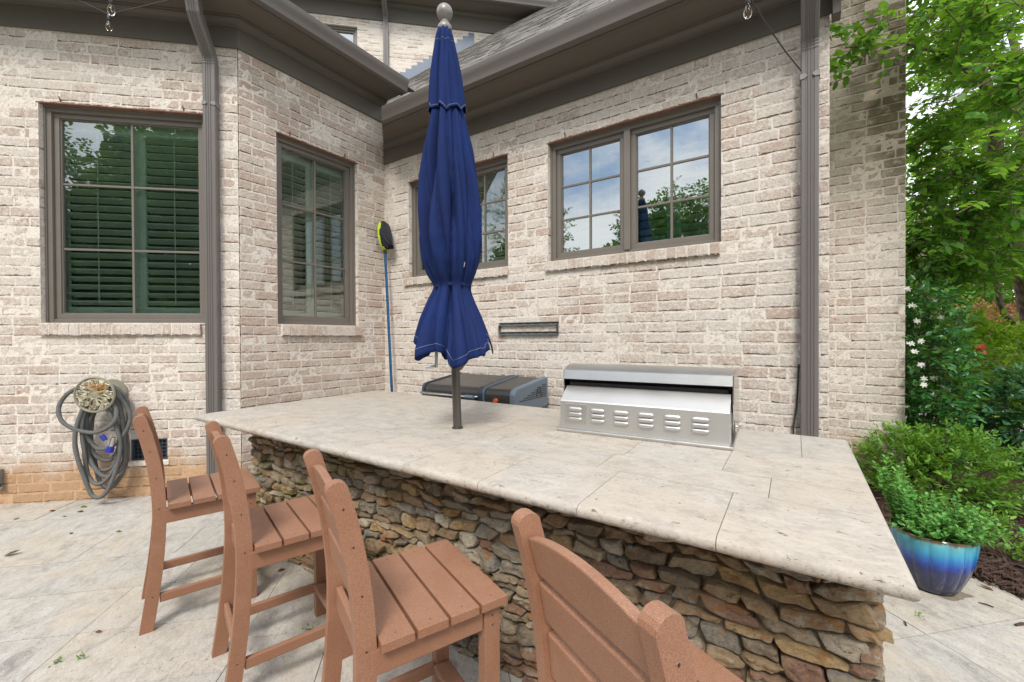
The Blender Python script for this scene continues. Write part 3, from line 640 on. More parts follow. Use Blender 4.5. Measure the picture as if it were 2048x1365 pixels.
# ================================================================== GROUND
def sheet(name,pts,m,z,**k):
    mb=MB();mb.add([(x,y,z) for x,y in pts],[tuple(range(len(pts)))]);o=mb.build(name,M[m],fix=False);return tag(o,kind='structure',**k)
sheet('lawn',[(-250,-250),(250,-250),(250,250),(-250,250)],'lawn',-.03)
sheet('patio_bed',[(-11,-8),(6,-8),(6,6),(-11,6)],'joint_dirt',-.006)
def patio():
    U=.2035;n=72;g=np.zeros((n,n),bool);tiles=[]
    opts=[(3,2),(2,2),(3,2),(2,3),(2,2),(4,2),(2,1),(1,1)]
    for j in range(n):
        for i in range(n):
            if g[i,j]:continue
            o=opts[:];random.shuffle(o);o.sort(key=lambda q:-q[0]*q[1]*random.uniform(.35,1.))
            for a,b in o+[(1,1)]:
                if i+a<=n and j+b<=n and not g[i:i+a,j:j+b].any(): break
            g[i:i+a,j:j+b]=True;tiles.append((i,j,a,b))
    c,s_=math.cos(R(44.5)),math.sin(R(44.5));O=np.array([-2.1,-.5])-np.array([n*U/2*(c+s_)-n*U*s_,n*U/2*(c+s_)])
    O=np.array([-2.1,-.3+.0])-np.array([n*U/2*c-n*U/2*s_,n*U/2*s_+n*U/2*c])
    V=[];Fq=[];rv=[]
    for (i,j,a,b) in tiles:
        gp=.0016;x0,x1,y0,y1=i*U+gp,(i+a)*U-gp,j*U+gp,(j+b)*U-gp
        P=[O+np.array([x*c-y*s_,x*s_+y*c]) for x,y in((x0,y0),(x1,y0),(x1,y1),(x0,y1))]
        q=np.mean(P,0)
        k=len(V);z=random.uniform(-.0012,.0012);V+=[(*p,z) for p in P];V+=[(*p,-.02) for p in P]
        Fq+=[(k,k+1,k+2,k+3)]+[(k+4+m_,k+4+(m_+1)%4,k+(m_+1)%4,k+m_) for m_ in range(4)];r=(random.random(),random.random(),random.random());rv+=[r]*5
    me=np_mesh('patio',np.array(V),np.array(Fq));set_rnd(me,np.array(rv));tag(link('patio',me,None,[M['travertine_paver']]),kind='structure')
patio()
def yb(x): return float(np.interp(x,[-.5,.2,.5,.72,.86,1.0,1.25,1.8,3,7],[4.4,3.98,3.88,3.76,3.66,3.52,3.36,3.05,2.5,1.2]))
def mulch_bed():
    st=.06;xs=np.arange(-.3,7,st);ys=np.arange(1.6,8.9,st);X,Y=np.meshgrid(xs,ys,indexing='ij');yb_=np.vectorize(yb)(X)+vnoise(np.stack([X,Y,X*0],-1),4,5)*.05
    d=Y-yb_;P=np.stack([X,Y,X*0],-1);Z=.004+np.clip(d/.25,0,1)*.03+vnoise(P,9,6)*.016+vnoise(P,22,7)*.010
    Z=np.where(d<.05,np.minimum(Z,.003),Z);Z=np.where(d<-.03,-.025,Z)
    nx,ny=X.shape;idx=np.arange(nx*ny).reshape(nx,ny);keep=(d[:-1,:-1]>-.06)
    Fq=np.stack([idx[:-1,:-1],idx[1:,:-1],idx[1:,1:],idx[:-1,1:]],-1)[keep]
    me=np_mesh('mulch_bed',np.stack([X,Y,Z],-1).reshape(-1,3),Fq);tag(link('mulch_bed',me,None,[M['bark_mulch']],True),kind='structure')
    N=5200;px=RNG.uniform(0,4.2,N);py=np.array([yb(x) for x in px])+RNG.uniform(-.02,1,N)**1.5*RNG.uniform(0,3.2,N)
    mb_V=[];L=RNG.uniform(.02,.075,N);W=RNG.uniform(.005,.016,N);T=RNG.uniform(.003,.008,N);an=RNG.normal(.4,.9,N);ti=RNG.normal(0,.25,N)
    ax=np.stack([np.cos(an)*np.cos(ti),np.sin(an)*np.cos(ti),np.sin(ti)],-1)*L[:,None];ay=np.stack([-np.sin(an),np.cos(an),0*an],-1)*W[:,None];az=np.cross(ax,ay);az/=np.linalg.norm(az,axis=1)[:,None];az*=T[:,None]
    o=np.stack([px,py,RNG.uniform(.022,.055,N)-.02*(py-np.array([yb(x) for x in px])<.1)],-1)
    V=np.stack([o+i*ax+j*ay+k*az for k in(0,1) for j in(0,1) for i in(0,1)],1).reshape(-1,3)
    f=np.array([(0,2,3,1),(4,5,7,6),(0,1,5,4),(2,6,7,3),(0,4,6,2),(1,3,7,5)]);Fq=(f[None]+(np.arange(N)*8)[:,None,None]).reshape(-1,4)
    tag(link('bark_chips',np_mesh('bark_chips',V,Fq),None,[M['mulch_chip']]),'loose shredded brown bark chips covering the planting bed','mulch',kind='stuff')
mulch_bed()
sheet('driveway',[(-2,8.9),(30,8.9),(30,12.2),(-2,12.2)],'driveway',-.004)
# ================================================================== BAR COUNTER
H=.914
counter=empty('bar_counter',(-1.6,1.53,0),label='long outdoor bar counter of stacked ledgestone with a bullnosed travertine top',cat='bar counter')
HC=Matrix.Translation((1.6,-1.53,0))
def cp(o): o.parent=counter;o.matrix_parent_inverse=HC;return o
def countertop():
    # slab outline measured on site: nearly square, four rows of tiles
    FL,FR,BR,BL=[np.array(p) for p in((-3.56,1.285),(.218,1.240),(.213,2.815),(-3.645,2.935))]
    P=lambda u,v:(FL*(1-u)+FR*u)*(1-v)+(BL*(1-u)+BR*u)*v
    Lx=3.80;Ly=1.60;T=.042;V=[];Fs=[];rv=[]
    rows=[(0,.415,[.403+.4075*i for i in range(9)]),(.415,.655,[.30+.61*i for i in range(6)]),(.655,1.06,[.47+.406*i for i in range(9)]),(1.06,1.60,[.20+.61*i for i in range(6)])]
    mb=MB();cols=[]
    for y0,y1,cut in rows:
        c=[0]+[x for x in cut if x<Lx-.1]+[Lx]
        for a,b in zip(c,c[1:]):
            g=.0011;e=.020
            a_=a+(g if a>0 else 0);b_=b-(g if b<Lx else 0);c_=y0+(g if y0>0 else 0);d_=y1-(g if y1<Ly else 0)
            # x measured from the right end (FR) so joints match
            def prof(flag):  # quarter steps of a bullnose: (inset, z)
                n=7;return [(e*(1-math.cos(t)) if 0 else e-e*math.cos(t),H-T/2+T/2*math.sin(t)) for t in np.linspace(-math.pi/2,math.pi/2,n)] if flag else [(0,H-T),(0,H)]
            # build by rings: every level has 4 corner points with its own inset per side
            n=7;ts=np.linspace(-math.pi/2,math.pi/2,n);base=len(mb.v);vs=[]
            for t in ts:
                ins=e*(1-math.cos(t));z=H-T/2+T/2*math.sin(t)
                xa=a_+(ins if a==0 else 0);xb=b_-(ins if b==Lx else 0);ya=c_+(ins if y0==0 else 0);yd=d_-(ins if y1==Ly else 0)
                for x,y in((xa,ya),(xb,ya),(xb,yd),(xa,yd)):
                    q=P(1-x/Lx,y/Ly);vs.append((q[0],q[1],z))
            fs=[(i*4+k,i*4+(k+1)%4,(i+1)*4+(k+1)%4,(i+1)*4+k) for i in range(n-1) for k in range(4)]+[(3,2,1,0),tuple((n-1)*4+k for k in range(4))]
            mb.add(vs,fs);r=(random.random(),random.random(),random.random()*.9);cols+=[r]*len(fs)
    me=bpy.data.meshes.new('countertop');me.from_pydata(mb.v,[],mb.f);me.update();set_rnd(me,np.array(cols))
    bm=bmesh.new();bm.from_mesh(me);bmesh.ops.recalc_face_normals(bm,faces=bm.faces);bm.to_mesh(me);bm.free()
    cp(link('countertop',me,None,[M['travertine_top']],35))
    core=MB();q=[P(*w) for w in((.006,.015),(.994,.015),(.994,.985),(.006,.985))];core.add([(*p,H-T+.004) for p in q]+[(*p,H-.004) for p in q],[(3,2,1,0),(4,5,6,7)]+[(i,(i+1)%4,4+(i+1)%4,4+i) for i in range(4)]);cp(core.build('countertop_bed',M['joint_dirt']))
countertop()
def stone_face(wall,u0,u1,z1,sd=3):
    bz=[0.];rs=random.Random(sd)
    while bz[-1]<z1-.03: bz.append(bz[-1]+rs.uniform(.030,.066))
    bz[-1]=z1;K=len(bz)
    def bound(k,x):
        if k==0 or k==K-1:return np.full_like(x,bz[k])
        P=np.stack([x,np.full_like(x,k*3.7+sd),0*x],-1);return bz[k]+vnoise(P,4.2,1)*.021+vnoise(P,11,2)*.008
    V=[];Fq=[];rv=[];NX,NZ=17,10
    for k in range(K-1):
        x=u0-rs.uniform(0,.06)
        while x<u1:
            h=bz[k+1]-bz[k];w=rs.uniform(.045,.125)+h*rs.uniform(.2,1.4);xa=max(x,u0-.012);xb=min(x+w,u1+.012)
            if xb-xa<.03: x+=w;continue
            parts=[(0,1)] if (h<.065 or rs.random()<.72) else [(0,.5),(.5,1)]
            for pa,pb in parts:
                g=.0006;A,B=np.meshgrid(np.linspace(-1,1,NX+1),np.linspace(-1,1,NZ+1));sl=rs.uniform(-.022,.022)
                cx=(xa+xb)/2;hw=(xb-xa)/2-g;kk=rs.uniform(.02,.13);pw=rs.uniform(3,6);sh=[rs.uniform(-.3,.3) for _ in range(4)]
                cc=np.where(A*B>0,np.where(A>0,rs.uniform(0,.5),rs.uniform(0,.5)),np.where(A>0,rs.uniform(0,.5),rs.uniform(0,.5)));sc_=np.minimum(1,(2-cc)/np.maximum(np.abs(A)+np.abs(B),1e-6));A_,B_=A*sc_,B*sc_
                ae=A_*(1-kk*np.abs(B)**pw)+.12*sh[0]*B*(1-np.abs(A))
                X=cx+ae*hw+sl*B
                lo=bound(k,X);hi=bound(k+1,X);lo,hi=lo+(hi-lo)*pa,lo+(hi-lo)*pb
                be=B_*(1-kk*.9*np.abs(A)**pw);Z=(lo+hi)/2+be*((hi-lo)/2-g)
                dome=np.clip((1-np.abs(A)**rs.uniform(12,24))*(1-np.abs(B)**rs.uniform(6,14)),0,1)**.55
                th=rs.uniform(.014,.046);Q=np.stack([X,Z,np.full_like(X,rs.uniform(0,50))],-1)
                face=1+.75*(sh[1]*A+sh[2]*B)-.9*np.maximum(0,sh[3]*A+sh[0]*B+abs(sh[3])*.6*np.abs(A)-.12)
                O=-.02+(.02+th*face)*dome+np.abs(vnoise(Q,16,4))*.016*dome+vnoise(Q,38,5)*.007*dome+vnoise(Q,80,8)*.0035*dome
                X=X+vnoise(Q,26,6)*.007;Z=Z+vnoise(Q,24,7)*.0055
                i0=len(V)*0+sum(len(q) for q in V);P=np.stack([wall.o[0]+wall.t[0]*X+wall.n[0]*O,wall.o[1]+wall.t[1]*X+wall.n[1]*O,Z],-1).reshape(-1,3);V.append(P)
                f=[(i0+b*(NX+1)+a,i0+b*(NX+1)+a+1,i0+(b+1)*(NX+1)+a+1,i0+(b+1)*(NX+1)+a) for b in range(NZ) for a in range(NX)];Fq+=f;rv+=[(rs.random(),rs.random(),rs.random())]*len(f)
            x+=w
    return np.concatenate(V),np.array(Fq),np.array(rv)
def stone_base():
    x0,x1,y0,y1,z1=-3.245,.165,1.545,2.72,H-.043
    Vs=[];Fs=[];rs=[];n=0
    for w,a,b,sd in((Wall((0,y0),(1,0)),x0,x1,3),(Wall((x1,0),(0,1)),y0,y1,5),(Wall((x0,0),(0,-1)),-y1,-y0,6),(Wall((0,y1),(-1,0)),-x1,-x0,8)):
        V,f,r=stone_face(w,a,b,z1,sd);Vs.append(V);Fs.append(f+n);rs.append(r);n+=len(V)
    me=np_mesh('stone_base',np.concatenate(Vs),np.concatenate(Fs));set_rnd(me,np.concatenate(rs));cp(link('stone_base',me,None,[M['ledgestone']]))
    c=MB().box(x0+.002,x1-.002,y0+.002,y1-.002,0,z1-.002);cp(c.build('mortar_core',M['stone_mortar']))
stone_base()
# ================================================================== CHAIRS
def chair_proto():
    root=empty('bar_chair',group='bar chairs lined up along the counter',cat='chair')
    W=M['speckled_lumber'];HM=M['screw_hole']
    yc=lambda z:float(np.interp(z,[0,.15,.32,.5,.64,.80,.95,1.07],[.0,.022,.042,.054,.055,.040,.012,-.022]))
    def post(sx):
        mb=MB();d=.028;zs=list(np.linspace(0,1.05,15));back=[(yc(z)-d,z) for z in zs];front=[(yc(z)+d,z) for z in zs]
        top=[(yc(1.05)+d*math.cos(a),1.05+.024*math.sin(a)) for a in np.linspace(0,math.pi,9)][1:-1]
        x=.190*sx;mb.prism(front+top+back[::-1],'x',x-.0175,x+.0175);mb.mi=1
        for z in(1.0,.893,.755,.60,.17): mb.tube([(x+sx*.0165,yc(z),z),(x+sx*.0182,yc(z),z)],.0042,8)
        return mb.build('leg',[W,HM],root,bevel=.004)
    post(1);post(-1)
    def fleg(sx):
        mb=MB();mb.box(.172*sx,.214*sx,.418,.474,0,.592);mb.mi=1
        for z in(.565,.535): mb.tube([(.2135*sx,.446,z),(.2155*sx,.446,z)],.004,8)
        mb.build('leg',[W,HM],root,bevel=.005)
    fleg(1);fleg(-1)
    s=MB()
    for i in range(4):
        y=.088+.1035*i;s.mi=0;s.box(-.234,.234,y,y+.094,.596,.622);s.mi=1
        for sx in(-1,1): s.tube([(sx*.205,y+.047,.6205),(sx*.205,y+.047,.6228)],.0036,8)
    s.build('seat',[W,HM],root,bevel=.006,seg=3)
    def slat(z0,h,crown):
        mb=MB();n=14;P=[]
        for i in range(n+1):
            x=-.1735+.347*i/n;t=x/.1735;zt=z0+h+crown*(1-t*t);P.append((x,zt))
        y0=yc(z0+h/2)-.002;sl=(yc(z0+h)-yc(z0))/h;vs=[];
        for dy in(-.0125,.0125):
            for x,zt in P: vs.append((x,y0+dy+sl*(z0-(z0+h/2)),z0))
            for x,zt in P: vs.append((x,y0+dy+sl*(zt-(z0+h/2)),zt))
        N=n+1;fs=[]
        for i in range(n):
            fs+=[(i,i+1,N+i+1,N+i),(2*N+i+1,2*N+i,3*N+i,3*N+i+1),(N+i,N+i+1,3*N+i+1,3*N+i),(i+1,i,2*N+i,2*N+i+1)]
        fs+=[(0,N,3*N,2*N),(N-1,2*N+N-1,3*N+N-1,2*N-1)]
        mb.add(vs,fs);return mb
    b=slat(.942,.082,.030)
    for z0,h,c in((.832,.092,0),(.705,.102,0)):
        q=slat(z0,h,c);b.add(q.v,q.f)
    b.build('backrest',W,root,bevel=.0055,seg=3)
    a=MB()
    for sx in(-1,1): a.box(sx*.180,sx*.2085,.066,.416,.522,.5955)
    a.box(-.171,.171,.440,.466,.522,.5955);a.box(-.171,.171,.050,.072,.522,.5955);a.build('apron',W,root,bevel=.004)
    f=MB();f.prism([(.405,.150),(.472,.150),(.472,.176),(.405,.176)],'x',-.171,.171);f.build('footrest',W,root,bevel=.005)
    for sx in(-1,1):
        q=MB();q.box(sx*.178,sx*.202,.052,.417,.128,.172);q.build('stretcher',W,root,bevel=.005)
    q=MB();q.box(-.172,.172,.018,.040,.185,.235);q.build('stretcher',W,root,bevel=.006)
    return root
cproto=chair_proto()
chairs=[((-2.872,.815),-17,'brown bar chair farthest from the camera, nearest the coiled hose on the wall'),
        ((-2.042,.835),-17,'brown bar chair second from the hose wall, right of the farthest one'),
        ((-1.185,.775),-23,'brown bar chair third from the hose wall, its whole four slat seat in view'),
        ((-.318,.715),-28.5,'brown bar chair closest to the camera, cut off by the bottom edge')]
for i,(p,a,lb) in enumerate(chairs):
    c=cproto if i==0 else copy_tree(cproto);c.location=(*p,0);c.rotation_euler.z=R(a);c['label']=lb
# ================================================================== UMBRELLA
def umbrella():
    B=np.array([-1.682,1.94,H]);root=empty('patio_umbrella',B,label='closed navy blue canvas patio umbrella standing through the stone counter',cat='umbrella')
    ln=lambda z:np.array([-.022*(z),-.0147*(z),z])      # leaning axis, z above counter
    mb=MB();mb.tube([ln(-.05),ln(.38)],.0255,20);mb.tube([ln(.37),ln(2.3)],.017,12);mb.build('pole',M['pole_bronze'],root,smooth=40)
    c=MB();c.lathe([(.0258,.345),(.034,.356),(.052,.378),(.058,.41),(.050,.45),(.02,.46)],ln(0)*0,24);o=c.build('collar',M['pole_bronze'],root,smooth=40);o.location=ln(.01)-np.array([0,0,.01])
    r=MB();r.lathe([(.030,0),(.033,.004),(.029,.010),(.0255,.012)],(0,0,0),24);r.build('pole_sleeve',M['black_plastic'],root,smooth=40)
    k=MB();h0=np.array([-.115,-.055,.36]);k.tube([h0+(0,0,.15),h0],.010,10);k.tube([h0+(.0,0,.006),h0+(-.055,-.035,.0)],.009,10);k.build('crank',M['chrome'],root,smooth=40)
    f=MB();prof=[(.001,0),(.036,0),(.043,.012),(.040,.03),(.026,.05),(.020,.065)]
    for a in np.linspace(-1.15,math.pi/2,14): prof.append((max(.001,.047*math.cos(a)),.112+.047*math.sin(a)))
    f.lathe(prof,(0,0,0),28);o=f.build('finial',M['finial_grey'],root,smooth=50);o.location=ln(2.335)
    # canvas: creased lobes around the pole
    def lobes(th,z,A,n1,ph,sd):
        w=th+.30*np.sin(2*th+ph+sd)+.20*np.sin(3*th-1.7*ph+sd*2);tw=.55*np.sin(z*1.9+sd)
        l1=np.abs(np.sin(n1*.5*(w+tw*.6)))**.5;l2=np.abs(np.sin((n1*.5+2.5)*(w-.5*tw)+1.1))**.6
        am=.75+.5*np.sin(2.3*th+sd*3)
        return 1+A*((.66*l1+.34*l2)*1.7-1.18)*am
    def cloth(name,zs,Rs,As,hem,n1,sd,nth=168):
        zz=np.linspace(0,1,78);V=[];th=np.linspace(0,2*math.pi,nth,endpoint=False)
        zt,z_h=zs[0],None
        for q in zz:
            for_th=hem(th) ;z=zt+(for_th-zt)*q
            Rr=np.interp(-z,[-a for a in zs],Rs);Aa=np.interp(-z,[-a for a in zs],As)
            r=Rr*lobes(th,z,Aa,n1,sd,sd)
            r=r+vnoise(np.stack([np.cos(th)*2,np.sin(th)*2,z*2.0],-1),2.2,sd+3)*.008+vnoise(np.stack([np.cos(th+.5*z)*4.5,np.sin(th+.5*z)*4.5,z*1.3],-1),1.6,sd+5)*.0075*(Rr/.15)
            pin=np.exp(-((z-.835)/.10)**2);r=r+pin*(.0045*np.sin(23*th+6*vnoise(np.stack([th*2,z*3,z*0],-1),1,2)))
            ax=ln(1)[None]*(z[:,None]);V.append(np.stack([ax[:,0]+r*np.cos(th),ax[:,1]+r*np.sin(th),z],-1))
        V=np.array(V);nz=len(zz);idx=np.arange(nz*nth).reshape(nz,nth);a=idx[:-1];b=idx[1:]
        Fq=np.stack([b,np.roll(b,-1,1),np.roll(a,-1,1),a],-1).reshape(-1,4)
        me=np_mesh(name,V.reshape(-1,3),Fq);o=link(name,me,root,[M['navy_canvas']],True)
        so=o.modifiers.new('Solidify','SOLIDIFY');so.thickness=.001;so.offset=-1
        return o,V
    va=math.atan2(-B[1],-B[0])
    hem1=lambda th:.352+.105*np.abs(np.sin(th-va))**1.4+.060*np.abs(np.sin(3.5*(th-va)+.5+.4*np.sin(th)))**.8+.025*np.sin(5*th+1)
    c1,V=cloth('canopy',[1.92,1.80,1.635,1.45,1.25,1.10,.985,.90,.865,.835,.80,.74,.66,.56,.48,.36],
                     [.080,.106,.132,.153,.166,.170,.158,.130,.113,.103,.110,.134,.168,.200,.220,.230],
                     [.28,.42,.52,.54,.52,.48,.45,.42,.36,.26,.40,.48,.50,.50,.52,.54],hem1,7,1)
    hem2=lambda th:1.835+.030*np.abs(np.sin(4*th+.4))+.02*np.sin(2*th)
    c2,V2=cloth('vent_canopy',[2.345,2.30,2.22,2.10,1.95,1.80],[.038,.052,.066,.086,.103,.118],[.08,.20,.26,.28,.26,.24],hem2,7,1)
    s=MB();s.tube([V[-3][i]+np.array([0,0,.006])+.0012*np.r_[V[-3][i][:2]/np.linalg.norm(V[-3][i][:2]),0] for i in range(168)],.0008,4,closed=True)
    s.build('stitching',M['stitch_thread'],root);s=MB()
    s.tube([V2[-3][i]+.0015*np.r_[V2[-3][i][:2]/np.linalg.norm(V2[-3][i][:2]),0] for i in range(168)],.0011,4,closed=True)
    s.build('stitching',M['stitch_thread'],root);s=MB()
    s.tube([V2[13][i]+.0012*np.r_[V2[13][i][:2]/np.linalg.norm(V2[13][i][:2]),0] for i in range(168)],.0007,4,closed=True)
    s.build('stitching',M['stitch_thread'],root)
    z=.835;row=min(range(78),key=lambda q:abs(V[q][:,2].mean()-z))
    st=MB();pts=[]
    for i in range(0,168,3):
        t=2*math.pi*i/168;ax=ln(z);pts.append((ax[0]+.104*math.cos(t),ax[1]+.104*math.sin(t),z+.010*math.sin(t-va+1.2)))
    n=len(pts);vs=[];
    for p in pts:
        d=np.array(p)-ln(z);d[2]=0;d/=np.linalg.norm(d)
        for (o_,zz) in((0,-.011),(.004,-.009),(.004,.009),(0,.011)): vs.append(np.array(p)+d*o_+np.array([0,0,zz]))
    st.add(vs,[(i*4+k,i*4+(k+1)%4,((i+1)%n)*4+(k+1)%4,((i+1)%n)*4+k) for i in range(n) for k in range(4)])
    for dx,dz,l in((0,-.03,.11),(.014,-.055,.13)):
        b0=np.array([-.110-.018+dx,-.030,z-.01]);P=[b0+np.array([-.02*t-.03*math.sin(t*2.5)*.6,-.01*t,dz*0-l*t]) for t in np.linspace(0,1,7)]
        vs=[];
        for p in P: vs+=[p+(-.009,0,0),p+(.009,0,0),p+(.009,.004,0),p+(-.009,.004,0)]
        st.add(vs,[(i*4+k,i*4+(k+1)%4,(i+1)*4+(k+1)%4,(i+1)*4+k) for i in range(6) for k in range(4)])
    st.build('tie_strap',M['navy_canvas'],root,bevel=.001)
    # dried splash on the canvas
    dv=np.array([.832,.554,0]);best=min(((abs(V[q][i]@dv-.055)+abs(V[q][i][2]-.955)*2+(1 if V[q][i]@np.array([.554,-.832,0])<0 else 0)),q,i) for q in range(78) for i in range(168));p=V[best[1]][best[2]]
    nrm=np.array([.554,-.832,0.1]);d=MB()
    for du,dz,rr in((0,0,.012),):
        q=p+dv*du+np.array([0,0,dz])+nrm*.006;d.add([q]+[q+dv*rr*.6*math.cos(a)*(1+.2*math.sin(3*a))+np.array([0,0,1])*rr*1.5*math.sin(a) for a in np.linspace(0,2*math.pi,12,endpoint=False)],[(0,1+i,1+(i+1)%12) for i in range(12)])
    d.build('dropping',M['bird_dropping'],root)
umbrella()
# ================================================================== BUILT-IN GRILL
def grill():
    root=empty('steel_grill',(-1.156,2.193,H+.001),R(3.2),label='stainless steel built-in grill with half open hood and rows of louvres',cat='grill')
    L=.904;BS,DS,PS,BK=M['brushed_steel'],M['dull_steel'],M['polished_steel'],M['black_enamel']
    MB().box(0,L,0,.60,0,.016).build('flange',BS,root,bevel=.004)
    b=MB();b.prism([(.022,.016),(.022,.170),(.026,.176),(.122,.250),(.126,.250),(.126,.016)],'x',.014,L-.016);b.build('firebox',DS,root,bevel=.003)
    k=MB();k.box(.03,L-.03,.128,.50,.016,.27);k.box(.02,L-.02,.165,.18,.22,.33);k.build('cooking_chamber',BK,root)
    h=MB();lip=[(.086,.292),(.099,.342),(.112,.350),(.165,.366),(.24,.373),(.33,.366),(.42,.338),(.50,.28),(.55,.19),(.565,.09)]
    inn=[(y+.010 if i<3 else y,z-.008) for i,(y,z) in enumerate(lip)][::-1]
    h.prism(lip+[(.555,.09)]+[(p[0]-.006 if p[0]>.2 else p[0]+.004,p[1]-.007) for p in lip[::-1][1:-1]]+[(.106,.292)],'x',.008,L-.008);h.build('hood',BS,root,smooth=30)
    for x in(.002,L-.008):
        q=MB();q.prism([(.096,.20),(.096,.344),(.165,.368),(.24,.375),(.33,.368),(.42,.340),(.50,.282),(.555,.19),(.572,.09),(.572,.03),(.30,.026),(.22,.05),(.15,.12)],'x',x,x+.006);q.build('hood_end',PS,root,bevel=.0015)
        s=MB();xx=x-.006 if x<.1 else x+.009;s.lathe([(.001,0),(.014,0),(.014,.006),(.001,.007)],(xx,.20,.075),16,(1,0,0));s.build('hinge_bolt',M['chrome'],root,smooth=40)
    g=MB();g.box(.043,.172,.0195,.0225,.048,.158);
    g.build('access_plate',BS,root,bevel=.001)
    for x in(.05,.165):
        for z in(.056,.150): sc=MB();sc.lathe([(.0005,.0),(.004,0),(.004,-.002),(.0005,-.003)],(x,.0195,z),10,(0,1,0));sc.build('plate_screw',M['chrome'],root,smooth=40)
    for gi in range(6):
        x0=.062+.1308*gi
        lv=MB()
        for z in(.131,.103,.075):
            n,m=14,6;vs=[];w=.043;hh=.0105
            for j in range(m+1):
                b_=-1+2*j/m
                for i in range(n+1):
                    a=-1+2*i/n;ex=max(0,1-abs(a)**6);d=.0105*(ex**.5)*math.sqrt(max(0,1-max(0,b_)**2))*(1 if b_>-.99 else 1)
                    vs.append((x0+w+a*w*(1-.10*b_*b_),.0205-d,z+b_*hh*(.35+.65*ex**.5)))
            lv.add(vs,[(j*(n+1)+i,j*(n+1)+i+1,(j+1)*(n+1)+i+1,(j+1)*(n+1)+i) for j in range(m) for i in range(n)])
            lv.obox((x0+.006,.0208,z-hh-.0015),(2*w-.012,0,0),(0,-.0003,0),(0,0,.003))
        lv.build('louvre',DS,root,smooth=40,fix=False)
grill()
# ================================================================== PELLET SMOKER behind the counter
def smoker():
    root=empty('pellet_smoker',(-2.53,3.3,0),label='dark pellet smoker with slate blue louvred side standing behind the counter',cat='smoker')
    lid=MB();X0,X1=-.53,.215       # local x; y from -.30 front to .28 back
    prof=[(-.285,.80),(-.285,.955),(-.275,.985),(-.25,1.002),(-.21,1.010),(.25,1.070),(.27,1.06),(.27,.80)]
    lid.prism(prof,'x',X0+.03,X1-.01);lid.build('lid',M['smoker_black'],root,bevel=.008,seg=3)
    big=[(-.297,.80),(-.297,.965),(-.285,.995),(-.255,1.013),(-.21,1.021),(.255,1.081),(.28,1.068),(.28,.80)]
    for a,b in((X0,X0+.03),(X1-.055,X1)): q=MB();q.prism(big,'x',a,b);q.build('lid_band',M['navy_plastic'],root,bevel=.006)
    hb=MB();hb.prism([(-.285,.86),(-.285,.955),(-.275,.985),(-.25,1.004),(.255,1.070),(.275,1.06),(.275,.86)],'x',X1+.012,.50);hb.build('hopper_lid',M['smoker_black'],root,bevel=.012,seg=3)
    t=MB();t.prism(big,'x',X1+.001,X1+.014);t.build('hopper_trim',M['slate_blue'],root,bevel=.003)
    s=MB();big2=[(y-.004 if y<0 else y+.004,z) for y,z in big];s.prism(big2,'x',.50,.555);s.build('side_panel',M['slate_blue'],root,bevel=.014,seg=3)
    lv=MB()
    for i in range(7):
        z=.90+.018*i;y1=.24;y0=-.22+.065*i
        if y1-y0>.04: lv.box(.5548,.5568,y0,y1,z,z+.007)
    lv.build('side_louvre',M['black_plastic'],root)
    a=MB()
    for sg in(-1,1): a.obox((.5568,.10+sg*.045,.915),(.002,0,0),(0,.016,0),(0,-sg*.028,.085))
    a.box(.5568,.5586,.072,.146,.945,.957);a.build('emblem',M['navy_plastic'],root)
    bd=MB();bd.box(X0+.01,.53,-.27,.26,.42,.80);bd.box(X0+.01,.50,-.24,.25,.80,.86);bd.build('body',M['smoker_black'],root,bevel=.01)
    for x in(X0+.05,.47):
        for y in(-.22,.22): q=MB();q.box(x-.02,x+.02,y-.02,y+.02,0,.42);q.build('leg',M['black_plastic'],root,bevel=.004)
    h=MB();h.tube([(X0+.02,-.298,.925),(X0+.035,-.335,.925),(X0+.09,-.345,.925),(X1-.14,-.345,.925),(X1-.08,-.335,.925),(X1-.06,-.298,.925)],.0125,12);h.build('handle',M['chrome'],root,smooth=40)
    e=MB();e.tube([(X1-.15,-.345,.925),(X1-.06,-.345,.925)],.019,10);e.build('handle_end',M['slate_blue'],root,bevel=.004)
    k=MB();k.lathe([(.001,0),(.022,0),(.02,.02),(.001,.022)],(.36,-.29,.905),16,(0,-1,0));k.build('knob',M['orange_knob'],root,smooth=40)
    c=MB();c.box(.50,.553,.235,.285,.80,.83);
    for y in(.25,.27): c.tube([(.535,y,.83),(.535,y,.85)],.008,8)
    c.build('cord_hook',M['black_plastic'],root)
smoker()
